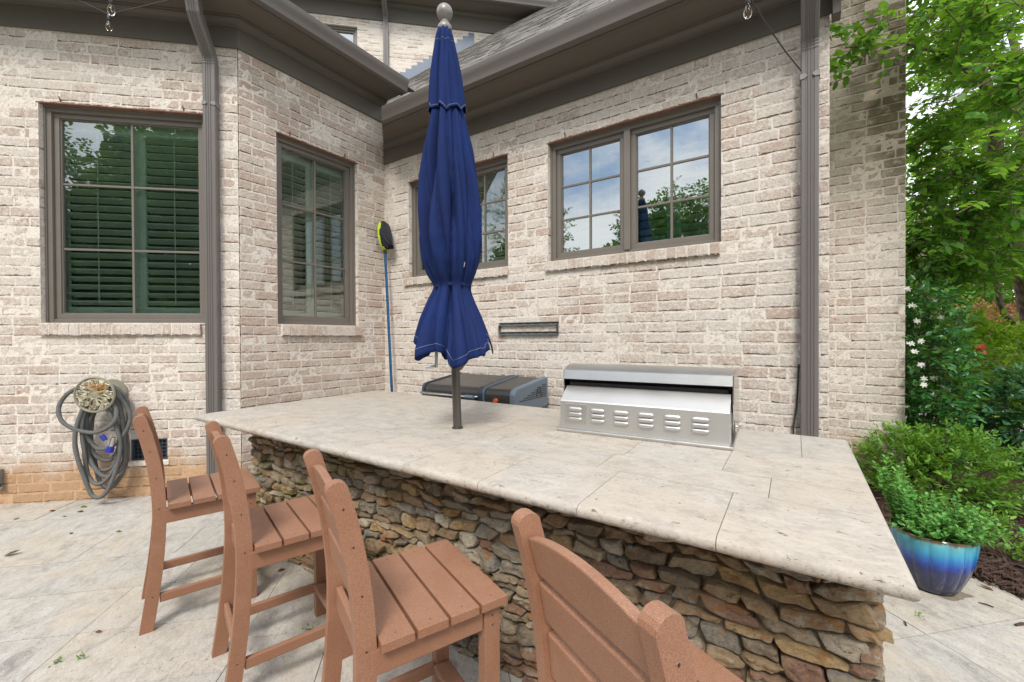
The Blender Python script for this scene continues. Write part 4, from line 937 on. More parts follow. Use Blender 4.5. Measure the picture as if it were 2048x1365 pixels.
# ================================================================== SKIMMER, RACK
def skimmer():
    top=np.array([-4.29,3.60,2.53]);bot=np.array([-4.10,3.57,.02]);root=empty('leaf_skimmer',bot,label='pool leaf skimmer with blue pole, lime rim and black net leaning in the corner',cat='pool skimmer')
    d=top-bot;u=d/np.linalg.norm(d)
    MB().tube([(0,0,0),d],.0165,14).build('pole',M['pole_blue'],root,smooth=40)
    MB().tube([d-u*.03,d+u*.05],.021,12).build('pole_socket',M['black_plastic'],root,smooth=40)
    r=MB();P=[]
    cx=d+u*.20
    for a in np.linspace(0,2*math.pi,40,endpoint=False): P.append(cx+u*.185*math.sin(a)+np.array([.02,-.55,0])*.15*math.cos(a)+np.array([-.015*math.sin(a),0,0]))
    pts=P;vs=[];n=40
    for p in pts:
        for o_ in((-.026,0),(-.022,-.008),(.022,-.008),(.026,0),(0,.006)): vs.append(p+np.array([o_[0],o_[1]*.3,0])+(p-cx)*o_[1]*2)
    r.add(vs,[(i*5+k,i*5+(k+1)%5,((i+1)%n)*5+(k+1)%5,((i+1)%n)*5+k) for i in range(n) for k in range(5)]);r.build('rim',M['lime_plastic'],root,smooth=50)
    nt=MB();V=[];m=12
    for j in range(m+1):
        q=j/m
        for i,p in enumerate(P):
            c=cx+np.array([.155*q,-.03*q,-.055*q*q*2.4]);s_=(1-q**2.6)**.5*(1+.18*math.sin(i*.9+q*5)*q) if q<1 else .02
            V.append(c+(p-cx)*s_*(1-.12*q)+np.array([.03*q*math.sin(i*.55),0,-.05*q*(1-q)*math.cos(i*.31)]))
    nt.add(V,[(j*n+i,j*n+(i+1)%n,(j+1)*n+(i+1)%n,(j+1)*n+i) for j in range(m) for i in range(n)]);nt.build('net',M['net_black'],root,smooth=True)
skimmer()
def rack():
    root=empty('wall_rack',(-2.27,3.70,1.54),label='empty slim grey metal hanging rack screwed to the brick wall',cat='wall rack')
    l,r,b,t=-.348,.348,-.062,.064;IR,ED=M['iron_bracket'],M['iron_edge']
    for z0,z1 in((t-.032,t),(b,b+.032)):
        q=MB();q.box(l,r,-.006,.0,z0,z1)
        q.build('rail',IR,root)
        e=MB();e.box(l,r,-.030,-.004,z1-.004,z1);e.box(l,r,-.030,-.004,z0,z0+.005);e.box(l,r,-.032,-.028,z0,z0+.011);e.box(l,r,-.032,-.028,z1-.007,z1);e.build('rail_edge',ED,root,bevel=.001)
        for i in range(6): s=MB();s.box(l+.08+i*.10,l+.13+i*.10,-.0075,-.0055,z0+.009,z0+.017);s.build('slot',ED,root)
    for x in(l,r-.016): q=MB();q.box(x,x+.016,-.024,-.004,b+.032,t-.032);q.build('end_bar',IR,root,bevel=.002)
rack()
# ================================================================== HOSE + REEL (left wall)
def reel():
    c0=np.array(WA.P(-2.915,0,.975));root=empty('hose_reel',c0,label='round ornate antique bronze hose holder mounted on the left brick wall',cat='hose holder')
    T=np.array([*WA.t,0]);N=np.array([*WA.n,0]);Z=np.array([0,0,1.])
    p=lambda u,o,z:T*u+N*o+Z*z
    d=MB();d.lathe([(.136,.218),(.145,.215),(.153,.219),(.158,.228),(.153,.238),(.146,.240),(.140,.233),(.136,.224),(.136,.218)],(0,0,0),48,N,caps=False);d.build('face_rim',M['sage_metal'],root,smooth=40)
    o=MB()
    for k in range(8):
        a0=2*math.pi*k/8
        for sg in(-1,1):
            P=[]
            for t in np.linspace(0,1,22):
                ang=a0+sg*(.10+.30*math.sin(t*4.2)*(1-t*.3));rr=.040+.088*t-.012*math.sin(t*9);P.append(p(rr*math.cos(ang),.232+.008*math.sin(t*6),rr*math.sin(ang)))
            o.tube(P,[.0075-.003*abs(t-.5) for t in np.linspace(0,1,22)],6)
        cc=(.098*math.cos(a0+.2),.098*math.sin(a0+.2));o.tube([p(cc[0]+(.017-.0008*i)*math.cos(i*.55),.238,cc[1]+(.017-.0008*i)*math.sin(i*.55)) for i in range(17)],.005,6)
        cc=(.124*math.cos(a0),.124*math.sin(a0));o.lathe([(.0005,-.006),(.012,-.004),(.014,.004),(.008,.012),(.0005,.014)],p(cc[0],.226,cc[1]),10,N)
    for k in range(16):
        a=2*math.pi*(k+.5)/16;rr=.118 if k%2 else .088;cc=(rr*math.cos(a),rr*math.sin(a));sg=1 if k%2 else -1;o.tube([p(cc[0]+(.021-.001*i)*math.cos(sg*i*.5+a),.230+.0008*i,cc[1]+(.021-.001*i)*math.sin(sg*i*.5+a)) for i in range(19)],[.0065-.0001*i for i in range(19)],6)
        o.tube([p(.045*math.cos(a),.230,.045*math.sin(a)),p(.075*math.cos(a+.15),.236,.075*math.sin(a+.15)),p(.138*math.cos(a-.05),.228,.138*math.sin(a-.05))],.005,6)
    for k in range(12):
        a=2*math.pi*k/12;o.lathe([(.0005,-.004),(.009,0),(.007,.010),(.0005,.012)],p(.056*math.cos(a),.228,.056*math.sin(a)),8,N)
    o.build('scrollwork',M['antique_bronze'],root,smooth=50)
    m=MB();m.lathe([(.044,.222),(.044,.236),(.036,.243),(.03,.238),(.001,.244)],(0,0,0),32,N);m.build('medallion',M['sage_metal'],root,smooth=40)
    b=MB();b.lathe([(.001,.012),(.112,.012),(.116,.018),(.112,.026),(.075,.028),(.070,.05),(.070,.215),(.001,.215)],(0,0,0),40,N);b.build('drum',M['sage_metal'],root,smooth=40)
    # the hose hangs on the holder: its own thing
    hr=empty('garden_hose',c0,label='grey ribbed fabric garden hose with blue fittings looped over the holder',cat='hose')
    h=MB();rs=random.Random(4)
    loops=[(-.005,.155,-.90,.195,0),(.0,.150,-.80,.165,.02),(.012,.165,-.74,.135,-.02),(-.02,.150,-.68,.105,.0),(.02,.140,-.60,.085,.03),(-.07,.20,-.335,.205,-.05),(.035,.165,-.50,.15,.04),(.0,.145,-.86,.075,.01)]
    for i,(cu,w,bot,out,tl) in enumerate(loops):
        P=[];top=.055
        for t in np.linspace(0,2*math.pi,56,endpoint=False):
            y=-math.cos(t)   # -1 bottom .. 1 top
            z=bot+(top-bot)*(y+1)/2;wd=w*(math.sin(t))*(1-.42*max(0,y)**2)*(1+.10*math.sin(2*t+i))
            P.append(p(cu+wd+tl*y+.006*math.sin(5*t+i*2),out+.014*math.sin(3*t+i),z+.012*math.sin(2*t+i*1.3)))
        h.tube(P,[.0165+.0012*math.sin(k*2.1) for k in range(56)],10,closed=True)
    h.build('hose',M['grey_hose'],hr,smooth=True)
    f=MB();f.tube([p(.045,.225,-.355),p(.075,.225,-.395)],.019,10);f.build('coupling',M['cobalt_plastic'],hr,bevel=.002)
    f=MB();f.tube([p(.135,.225,-.375),p(.118,.228,-.45)],.017,12);f.build('coupling_barrel',M['chrome'],hr,smooth=40)
    f=MB();f.tube([p(.118,.228,-.45),p(.105,.230,-.50)],[.024,.030],12);f.build('coupling',M['cobalt_plastic'],hr,bevel=.002)
reel()
def outlet():
    q=np.array(WA.P(-3.80,0,.19));root=empty('outlet_box',q,label='grey metal outdoor outlet box low on the wall at the left picture edge',cat='outlet box')
    T=np.array([*WA.t,0]);N=np.array([*WA.n,0]);b=MB();b.obox(-T*.05,T*.08,N*.045,(0,0,.13));b.build('box',M['outlet_grey'],root,bevel=.008)
    c=MB();c.obox(-T*.055+N*.046,T*.09,N*.02,(0,0,.14));c.build('cover',M['outlet_grey'],root,bevel=.006)
    d=MB();d.tube([N*.03+T*.0+np.array([0,0,-.04]),N*.03+np.array([0,0,.0])],.02,12);d.tube([N*.03+T*.0+np.array([0,0,-.04]),N*.035+T*.05+np.array([0,0,-.03])],.014,10);d.build('conduit',M['outlet_grey'],root,smooth=40)
outlet()
# ================================================================== STRING LIGHTS
def bulb(root,p,s=1.,dirv=(0,0,-1)):
    k=MB();k.lathe([(.004,.012),(.010,.008),(.0135,0),(.0135,-.034),(.010,-.040)],p,14);ko=k.build('socket',M['black_plastic'],root,smooth=40)
    g=MB();g.lathe([(.0105,-.038),(.012,-.05),(.019,-.068),(.0215,-.085),(.019,-.104),(.011,-.118),(.0008,-.122)],p,16);go=g.build('bulb',M['bulb_glass'],root,smooth=50)
    f=MB();P=np.array(p);f.tube([P+(-.006,0,-.045),P+(-.006,0,-.075),P+(0,.005,-.092),P+(.006,0,-.075),P+(.006,0,-.045)],.0012,5);fo=f.build('filament',M['filament'],root);fo.parent=go
def string(name_lb,pts,bulbs):
    root=empty('string_light',(0,0,0),label=name_lb,cat='string light')
    MB().tube(pts,.0042,6).build('cord',M['black_cord'],root,smooth=True)
    for b in bulbs: bulb(root,b)
    return root
b1=at(222,-2,dep=3.05);b2=at(218,33,dep=3.42)
c0=at(185,-4,dep=3.0)
string('upper of two clear string light bulbs hanging before the left eave',[c0+(-.25,-.1,.12),c0,(c0+b1)/2+(0,0,-.012),b1+(0,0,.014),b1+(.5,.2,.15)],[b1])
string('lower of two clear string light bulbs before the left eave',[b2+(-.5,-.3,.30),b2+(0,0,.013),b2+(.6,.5,.28)],[b2])
d0=np.array([.012,3.61,3.29]);d1=at(1499,-6,dep=2.42)
cc=[d0,d0*.66+d1*.34+(0,0,-.02),d0*.3+d1*.7+(0,0,-.02),d1]+[d1+(np.array([-3.6,-4.2,3.75])-d1)*t+np.array([0,0,-.9*t*(1-t)]) for t in np.linspace(.08,1,14)]
string('string light cord tied to the right downspout with one bulb under the eave',cc,[d1+(-.008,-.004,-.004)]+[cc[4+i]-(0,0,.012) for i in range(1,13,2)])
w=MB();w.tube([(.0,3.69,1.25),(-.005,3.685,1.1),(-.012,3.68,.95),(-.03,3.67,.8),(-.05,3.66,.02)],.006,6);tag(w.build('drain_hose',M['black_cord'],None,smooth=True),'thin black cable hanging beside the foot of the right downspout','cable')
# ================================================================== POT
def pot():
    root=empty('glazed_pot',(.642,3.393,.003),label='fluted cobalt to turquoise glazed planter at the patio edge',cat='plant pot')
    Hh=.328;prof=[(.001,.0),(.088,.0),(.096,.006)]
    for t in np.linspace(.04,1,22): prof.append((.096+.088*math.sin(t*math.pi/2)**.82,Hh*t))
    prof+=[(.186,Hh+.003),(.183,Hh+.007),(.174,Hh+.005),(.169,Hh-.01),(.164,Hh-.05)]
    fl=lambda a,i,z:1+.05*(abs(math.sin(7*a+.3))**.6-.6)*min(1,z/.05)*(1 if z<Hh-.02 else max(0,(Hh+.005-z)/.03))
    b=MB();b.lathe(prof,(0,0,0),168,fn=fl,caps=False);b.build('pot',M['blue_glaze'],root,smooth=60)
    s=MB();s.lathe([(.168,Hh-.035),(.12,Hh-.028),(.07,Hh-.02),(.001,Hh-.02)],(0,0,0),32,caps=False);s.build('soil',M['potting_soil'],root,smooth=True)
pot()
dr=MB();n=26;dr.add([(.70,3.375,.0035)]+[(.69+.10*math.cos(a)*(1+.25*math.sin(3*a)+.1*math.sin(7*a)),3.37+.08*math.sin(a)*(1+.2*math.cos(4*a)),.0032) for a in np.linspace(0,2*math.pi,n,endpoint=False)],[(0,1+i,1+(i+1)%n) for i in range(n)]);tag(dr.build('spilled_soil',M['dirt_smear'],fix=False),'damp smear of dark soil on the paving around the planter foot','soil',kind='stuff')
# ================================================================== PLANTS
def unit(a): return a/(np.linalg.norm(a,axis=-1,keepdims=True)+1e-9)
def leaf_arrays(pos,d,up,size,ratio=.5,curl=.12):
    pos=np.asarray(pos,float);d=unit(np.asarray(d,float));N=len(pos);size=np.broadcast_to(size,(N,))[:,None]
    s=unit(np.cross(d,up));n=np.cross(s,d);w=ratio*size/2
    fold=RNG.uniform(.05,.45,(N,1))*w;dr=RNG.uniform(-.3,1.,(N,1))*curl*size
    def pt(t,k,dz): return pos+d*size*t+s*w*k+n*(fold*abs(k)-dr*t*t)+n*dz
    V=np.stack([pt(0,0,0),pt(.30,-.86,0),pt(.32,0,0),pt(.30,.86,0),pt(.66,-.78,0),pt(.68,0,0),pt(.66,.78,0),pt(1,0,0)],1).reshape(-1,3)
    b=(np.arange(N)*8)[:,None,None]
    Fq=(np.array([(1,2,5,4),(2,3,6,5)])[None]+b).reshape(-1,4);Ft=(np.array([(0,2,1),(0,3,2),(4,5,7),(5,6,7)])[None]+b).reshape(-1,3)
    return V,Fq,Ft
def leaf_obj(name,pos,d,up,size,mat,parent=None,ratio=.5,curl=.12,rnd=None):
    V,Fq,Ft=leaf_arrays(pos,d,up,size,ratio,curl);me=np_mesh(name,V,Fq,Ft);N=len(pos)
    r=RNG.random(N) if rnd is None else np.clip(rnd,0,1);rr=np.concatenate([np.repeat(r,2),np.repeat(r,4)]);set_rnd(me,np.c_[rr,rr,rr])
    return link(name,me,parent,[M[mat]],True)
def sprays(base,dirs,L,k,leaf,ang=.95,alt=True,droop=.15,flat=.35,jit=.25):
    """twigs from base along dirs, k leaves each: returns leaf pos, dir, up, size, twig end"""
    N=len(base);dirs=unit(dirs);L=np.broadcast_to(L,(N,))[:,None]
    Zu=np.array([0,0,1.])+RNG.normal(0,flat,(N,3));side=unit(np.cross(dirs,Zu));P=[];D=[];U=[];S=[];T=[]
    for i in range(k):
        t=(i+.6)/k;p=base+dirs*L*t-np.array([0,0,1.])*droop*L*t*t
        sg=1 if i%2 else -1
        if i==k-1: dd=dirs.copy()
        else: dd=dirs*math.cos(ang)+side*sg*math.sin(ang)
        dd=dd+RNG.normal(0,jit,(N,3))-np.array([0,0,.12]);P.append(p);D.append(dd);U.append(Zu+RNG.normal(0,.25,(N,3)));S.append(leaf*RNG.uniform(.65,1.2,N));T.append(np.full(N,t))
    return np.concatenate(P),np.concatenate(D),np.concatenate(U),np.concatenate(S),np.concatenate(T)
def ell(N,c,r,inner=.35,zmin=None):
    u=unit(RNG.normal(0,1,(N*2,3)));rr=RNG.uniform(inner**3,1,N*2)**(1/3);P=np.array(c)+u*rr[:,None]*np.array(r);
    if zmin is not None: u=u[P[:,2]>zmin];P=P[P[:,2]>zmin]
    return P[:N],u[:N]
def stems(name,base,tips,r,mat,parent,n=5,sag=.12):
    mb=MB()
    for b,t in zip(base,tips):
        b=np.array(b);t=np.array(t);m=(b+t)/2+np.array([random.uniform(-sag,sag),random.uniform(-sag,sag),random.uniform(0,sag)])*np.linalg.norm(t-b)
        mb.tube([b,b*.25+m*.5+t*.25+(m-(b+t)/2)*.3,t],[r,r*.75,r*.35],n,cap=False)
    return mb.build(name,M[mat],parent,smooth=True,fix=False)
def shrub(name,lb,cat,c,r,ns,k,L,leaf,mat,ratio=.5,inner=.45,zmin=.05,upw=.5,flat=.4,part='foliage',nst=14,curl=.12,base=None,shade=True,group=None,thr=None):
    c=np.array(c,float);b=np.array([c[0],c[1],0.] if base is None else base);root=empty(name,b,label=lb,cat=cat,group=group)
    P,u=ell(ns,c,r,inner,zmin)
    if thr is not None:
        kq=vnoise(P,2.4/max(r),9)>thr;P=P[kq];u=u[kq]
    d=u+np.array([0,0,upw])+RNG.normal(0,.35,P.shape)
    lp,ld,lu,ls,lt=sprays(P,d,L*RNG.uniform(.6,1.3,len(P)),k,leaf,flat=flat)
    rnd=np.clip(RNG.normal(.42,.2,len(lp))+.25*(lt-.4)+.12*vnoise(lp,3,4),0,1)
    leaf_obj(part,lp-b,ld,lu,ls,mat,root,ratio,curl,rnd)
    if nst: 
        ii=RNG.choice(len(P),min(nst,len(P)),False);stems('stem',[np.array([random.uniform(-.06,.06),random.uniform(-.06,.06),0]) for _ in ii],[P[i]-b for i in ii],max(.004,.012*max(r)),'twig_bark',root)
    return root
# --- big tree at the right
def big_tree():
    B=at(2118,905,dep=5.7);B[2]=0;root=empty('shade_tree',B,label='large leafy green tree with twisted brown trunk reaching over the brick corner from the right',cat='tree')
    Q=lambda px,py,dp:at(px,py,dep=dp)-B
    t=MB();tp=[np.zeros(3)-np.array([0,0,.1]),Q(2095,760,5.7),Q(2072,620,5.65),Q(2048,540,5.6),Q(2022,470,5.6),Q(2004,400,5.6),Q(1994,330,5.6),Q(1990,260,5.6),Q(1975,180,5.5),Q(1950,90,5.4),Q(1925,10,5.3),Q(1915,-120,5.2)]
    def rough(p,r,n,sd):
        return [q+np.array([math.sin(i*1.7+sd),math.cos(i*2.3+sd),0])*r[i]*.35 for i,q in enumerate(p)]
    r=[.18,.14,.115,.105,.095,.085,.085,.07,.05,.035,.025,.012];t.tube(rough(tp,r,0,1),r,12)
    p2=[Q(2020,500,5.6),Q(2034,420,5.65),Q(2044,330,5.7),Q(2048,240,5.8),Q(2040,120,5.9),Q(2010,20,6.0),Q(1990,-150,6.1)];r2=[.10,.09,.08,.06,.045,.03,.015];t.tube(rough(p2,r2,0,3),r2,10)
    p3=[Q(2096,720,5.6),Q(2062,668,5.5),Q(2030,648,5.4),Q(2008,628,5.35),Q(1999,600,5.3),Q(1994,565,5.3),Q(1975,520,5.2),Q(1940,470,5.0)];r3=[.05,.044,.038,.034,.031,.027,.02,.012];t.tube(p3,r3,10)
    for kx,ky,dx in((1994,330,-40),(1985,350,-30),(2005,430,-26),(2028,520,-20)): t.tube([Q(kx,ky,5.55),Q(kx+dx*.6,ky-8,5.4),Q(kx+dx,ky-2,5.3)],[.055,.045,.02],8)
    t.build('trunk',M['bark'],root,smooth=True)
    lim=MB();ends=[]
    specs=[((1975,180,5.5),(1900,110,4.9),(1800,85,4.2),(1690,96,3.75)),((2000,360,5.6),(1950,330,5.0),(1890,350,4.6),(1830,400,4.4)),((2004,400,5.6),(1930,420,5.2),(1870,470,5.0),(1825,520,5.0)),((1990,260,5.6),(1930,230,5.0),(1870,260,4.6),(1830,300,4.5)),((1990,260,5.6),(2020,180,4.6),(2040,150,4.0),(2056,120,3.5)),((1950,90,5.4),(1900,20,5.0),(1840,-40,4.7),(1760,-60,4.3)),((2012,470,5.6),(2000,430,4.9),(1960,440,4.5),(1920,480,4.2)),((2044,330,5.7),(2060,300,4.8),(2080,330,4.2),(2070,390,3.8)),((1975,180,5.5),(1930,150,6.2),(1890,140,6.8),(1850,120,7.4)),((2048,240,5.8),(2000,200,6.4),(1960,210,7.0),(1900,240,7.6)),((2034,540,5.6),(1990,520,5.2),(1940,535,4.9),(1880,560,4.8)),((1960,120,5.4),(1985,60,4.6),(1965,30,4.0),(1930,20,3.6))]
    tw=[]
    for s in specs:
        P=[Q(*q) for q in s];lim.tube(P,[.034,.024,.015,.006],7)
        P=np.array(P)
        for tt in np.linspace(.25,1,11):
            i=min(2,int(tt*3));f=tt*3-i;tw.append((P[i]*(1-f)+P[i+1]*f,unit(P[i+1]-P[i])))
    bases=[];dirs=[]
    for p,d in tw:
        for _ in range(9):
            dd=d*RNG.uniform(.0,1.1)+RNG.normal(0,.75,3)*np.array([1,1,.42]);bases.append(p+RNG.normal(0,.10,3));dirs.append(dd)
    # fill the crown volume
    c=np.array([1.95,6.5,3.75])-B;P,u=ell(1800,c,(2.7,3.1,2.0),.30)
    W=P+B;dpt=(W-CAM)@_f;ok=(W[:,2]>1.62+.105*dpt+.2*vnoise(W,.9,2))&~((W[:,0]<1.0)&(W[:,1]>4.95))&~((W[:,0]<.3))&(vnoise(W,.85,8)>-.30)
    dpt=(W-CAM)@_f;ok&=dpt>3.1
    P=P[ok];bases+=list(P);dirs+=list(u[ok]*np.array([1,1,.3])+RNG.normal(0,.6,P.shape)*np.array([1,1,.35]))
    bases=np.array(bases);dirs=np.array(dirs);Lt=RNG.uniform(.22,.48,len(bases))
    W=bases+B;ok=~((W[:,0]<.95)&(W[:,1]>5.25))&((W[:,0]>1.05)|(W[:,2]>3.7));bases,dirs,Lt=bases[ok],dirs[ok],Lt[ok]
    for b,d,l in zip(bases,unit(dirs),Lt): lim.tube([b,b+d*l*.5-np.array([0,0,.02]),b+d*l-np.array([0,0,.15*l])],[.0045,.0035,.0015],4,cap=False)
    lim.build('limb',M['bark'],root,smooth=True,fix=False)
    lp,ld,lu,ls,lt=sprays(bases,dirs,Lt,10,.090,ang=1.0,droop=.15,flat=.38,jit=.3)
    W=lp+B;ok=~((W[:,0]<.93)&(W[:,1]>5.36))&(W[:,2]>1.50+.088*((W-CAM)@_f))&((W[:,0]>1.02)|(W[:,2]>3.62));lp,ld,lu,ls=lp[ok],ld[ok],lu[ok],ls[ok]
    rnd=np.clip(RNG.normal(.42,.2,len(lp))+.22*vnoise(lp,1.5,3),0,1);leaf_obj('crown',lp,ld,lu,ls,'tree_leaf',root,.60,.15,rnd)
big_tree()
# --- jasmine climbing the corner
def jasmine():
    B=np.array([1.03,5.75,0]);root=empty('jasmine_vine',B,label='dark glossy jasmine vine with white star flowers climbing beside the brick corner',cat='vine')
    P,u=ell(1000,(.03,.1,1.06),(.21,.55,1.05),.3,.10);ok=~((P+B)[:,0]<.87);P,u=P[ok],u[ok];top=(P[:,2]>1.9)
    lp,ld,lu,ls,lt=sprays(P,u*np.array([1,1,.4])+np.array([.1,-.3,.15])+RNG.normal(0,.4,P.shape),.17,8,.062,flat=.5,ang=1.1)
    ok=(lp+B)[:,0]>.855;lp,ld,lu,ls=lp[ok],ld[ok],lu[ok],ls[ok];leaf_obj('foliage',lp,ld,lu,ls,'glossy_leaf',root,.50,.15)
    stems('stem',[np.array([random.uniform(-.15,.2),random.uniform(-.1,.2),0]) for _ in range(16)],P[RNG.choice(len(P),16,False)],.011,'twig_bark',root)
    F_=[at(x,y,dep=d-.40)-B for x,y,d in((1868,600,4.5),(1824,611,4.35),(1861,634,4.45),(1880,636,4.5),(1834,643,4.3),(1842,683,4.3),(1871,696,4.4),(1821,688,4.25),(1922,693,4.6),(1830,705,4.2),(1890,714,4.5),(1923,711,4.6),(1840,731,4.2),(1849,758,4.25),(1868,758,4.3),(1885,773,4.4),(1897,780,4.45),(1865,789,4.3),(1902,811,4.4),(1847,770,4.2),(1816,580,4.4),(1895,706,4.5))]
    for f in F_:
        n=3;ps=[];ds=[];
        for j in range(n):
            ctr=f+RNG.normal(0,.008,3);ax=unit(np.array([-.2,-1,.35])+RNG.normal(0,.4,3));s1=unit(np.cross(ax,[0,0,1.]));s2=np.cross(ax,s1);ph=random.random()*6
            for q in range(5): a=ph+q*2*math.pi/5;ps.append(ctr);ds.append(s1*math.cos(a)+s2*math.sin(a)+ax*.25)
        leaf_obj('flower',np.array(ps),np.array(ds),np.tile([0.1,-1,.5],(len(ps),1)),.027,'petal_white',root,.42,.1)
jasmine()
# --- azalea, low front shrub
az=at(1852,985,dep=3.75);az[2]=0
shrub('azalea_shrub','low spreading green azalea shrub behind the blue planter','shrub',(az[0]+.10,az[1],.27),(.55,.50,.37),700,9,.12,.050,'azalea_leaf',.40,.3,.05,.7,nst=26)
for k,(px,py,dp,h) in enumerate(((1790,880,3.7,.2),(1950,945,3.9,.2))):
    pass
sm=at(2030,1062,dep=2.75);sm[2]=0
shrub('seedling','small leafy seedling in the bark mulch at the right picture edge','plant',(sm[0],sm[1]+.05,.10),(.16,.14,.10),20,8,.09,.045,'azalea_leaf',.42,.2,.02,.8,nst=8)
sm=at(1985,1052,dep=2.95);sm[2]=0
shrub('seedling','small leafy seedling in the mulch just right of the planter rim','plant',(sm[0],sm[1],.09),(.13,.12,.09),15,8,.09,.042,'azalea_leaf',.42,.2,.02,.8,nst=6)
ro=at(2072,815,dep=4.4)
shrub('rose_shrub','blue green broad leaved shrub with yellow new shoots at the right edge','shrub',(ro[0],ro[1],.64),(.50,.42,.42),420,9,.16,.072,'rose_leaf',.58,.35,.28,.35,nst=16)
li=at(1962,755,dep=5.2)
lime=shrub('flowering_shrub','yellow green shrub with a single red bloom behind the jasmine','shrub',(li[0],li[1],1.0),(.55,.5,.66),650,8,.16,.070,'lime_leaf',.55,.4,.2,.45,nst=16)
fp=at(1962,700,dep=4.6)-np.array(lime.location);ps=[];ds=[]
for j in range(14): ps.append(fp+RNG.normal(0,.012,3));ds.append(RNG.normal(0,1,3)+np.array([-.2,-.5,.5]))
leaf_obj('flower',np.array(ps)*np.array([1,1,1]),np.array(ds),np.tile([0,-.5,1.],(14,1)),.05,'petal_red',lime,.8,.2)
for px,dp,rr,lb in((1925,10.5,.75,'reddish nandina shrub left of its twin, beyond the yellow green shrub'),(2020,11.0,.95,'reddish nandina shrub under the low curved branch')):
    q=at(px,655,dep=dp);shrub('nandina_shrub',lb,'shrub',(q[0],q[1],1.45),(rr,.7,.62),260,8,.30,.12,'red_leaf',.40,.4,.4,.6,nst=8,group='red nandina shrubs')
q=at(1990,712,dep=8.9);shrub('dark_shrub','dark purplish low shrub in front of the red nandinas','shrub',(q[0]+.2,q[1],.72),(1.15,.6,.55),300,8,.22,.085,'dark_shrub_leaf',.5,.45,.1,.3,nst=6)
# --- herb in the pot
def herb():
    B=np.array([.642,3.393,.308]);root=empty('potted_oregano',B,label='bright green bushy oregano herb growing in the blue planter',cat='herb')
    N=150;a=RNG.uniform(0,2*math.pi,N);r=np.sqrt(RNG.random(N))*.155;b=np.stack([r*np.cos(a),r*np.sin(a),0*a],-1)
    lean=b*RNG.uniform(.3,1.3,(N,1))+RNG.normal(0,.03,(N,3))*np.array([1,1,0]);h=RNG.uniform(.07,.19,N)
    tall=np.argsort(b@np.array([1,.3,0]))[:16];h[tall]=RNG.uniform(.22,.40,16);lean[tall]=np.array([-.05,.05,0])+RNG.normal(0,.03,(16,3))*np.array([1,1,0])
    tall2=RNG.choice(N,5,False);h[tall2]+=.10
    tips=b+lean+np.stack([0*h,0*h,h],-1);stems('stem',b,tips,.0022,'herb_leaf_stem' if 0 else 'twig_bark',root,4,.05)
    P=[];D=[];U=[];S=[];Rn=[]
    for i in range(N):
        n=int(h[i]/.0145)+4
        for j in range(n):
            t=(j+1)/n;p=b[i]+(tips[i]-b[i])*t;ph=j*1.57+i
            for s in(0,math.pi):
                d=np.array([math.cos(ph+s),math.sin(ph+s),.25+.5*t]);P.append(p+RNG.normal(0,.004,3));D.append(d);U.append([0,0,1]+RNG.normal(0,.3,3));S.append(random.uniform(.023,.039)*(1.2-.5*t));Rn.append(random.gauss(.35,.15)+.35*t*t)
    leaf_obj('foliage',np.array(P),np.array(D),np.array(U),np.array(S),'herb_leaf',root,.82,.1,np.array(Rn))
    g=MB()
    for i in range(7):
        a=random.uniform(-.9,.3);p=np.array([.16*math.cos(a),.16*math.sin(a),.02]);d=np.array([math.cos(a),math.sin(a),0]);L=random.uniform(.10,.22)
        g.tube([p,p+d*L*.5+(0,0,.02),p+d*L*.8+(0,0,-.08),p+d*L*.85+(0,0,-.18)],.0009,4)
    g.build('dry_stalk',M['twig_bark'],root)
herb()
# --- trees further back
def back_tree(lb,px,dp,h,cr,mat,leaf,n,zlo=.15,thr=-.25,group='trees beyond the driveway',name='tree'):
    b=at(px,700,dep=dp);b[2]=0;root=empty(name,b,label=lb,cat='tree',group=group)
    t=MB();t.tube([(0,0,-.1),(.1,0,h*.3),(0,.1,h*.6),(.1,0,h*.85)],[.16,.13,.09,.03],8);t.build('trunk',M['bark'],root,smooth=True)
    P,u=ell(n,(0,0,h*(.5+zlo/2)),(cr,cr,h*(.5-zlo/2)),.45);k=vnoise(P,1.1,int(px)%17)>thr;P,u=P[k],u[k]
    lp,ld,lu,ls,lt=sprays(P,u+RNG.normal(0,.5,P.shape),leaf*2.6,7,leaf,flat=.5)
    rnd=np.clip(RNG.normal(.45,.18,len(lp))+.3*vnoise(lp,.9,3),0,1);leaf_obj('crown',lp,ld,lu,ls,mat,root,.6,.15,rnd)
back_tree('bright green rounded tree seen just right of the brick corner',1840,14,7.6,2.5,'far_leaf',.24,850)
back_tree('yellow green tree behind the twisted trunk',1960,17,9.6,3.1,'far_leaf',.28,850)
back_tree('tall green tree rising behind the right picture edge',2090,15,6.6,2.6,'far_leaf',.28,480)
back_tree('small dense conical green shrub tree beside the pale pillar',2012,13.4,2.9,.8,'hedge_leaf',.14,300,.05,-.6)
back_tree('deep green tree far behind the others',1890,26,9.5,4.6,'hedge_leaf',.45,520)
back_tree('deep green tree far back at the right',2060,29,10.5,5.5,'hedge_leaf',.5,520)
pl=at(2052,615,dep=15);pm=MB();pm.box(pl[0]-.22,pl[0]+.3,pl[1]-.25,pl[1]+.25,0,2.55);pm.box(pl[0]-.28,pl[0]+.36,pl[1]-.31,pl[1]+.31,2.55,2.68);tag(pm.build('stone_pillar',M['pillar_stone'],bevel=.02),'pale stone pillar at the right edge beyond the red shrubs','pillar')
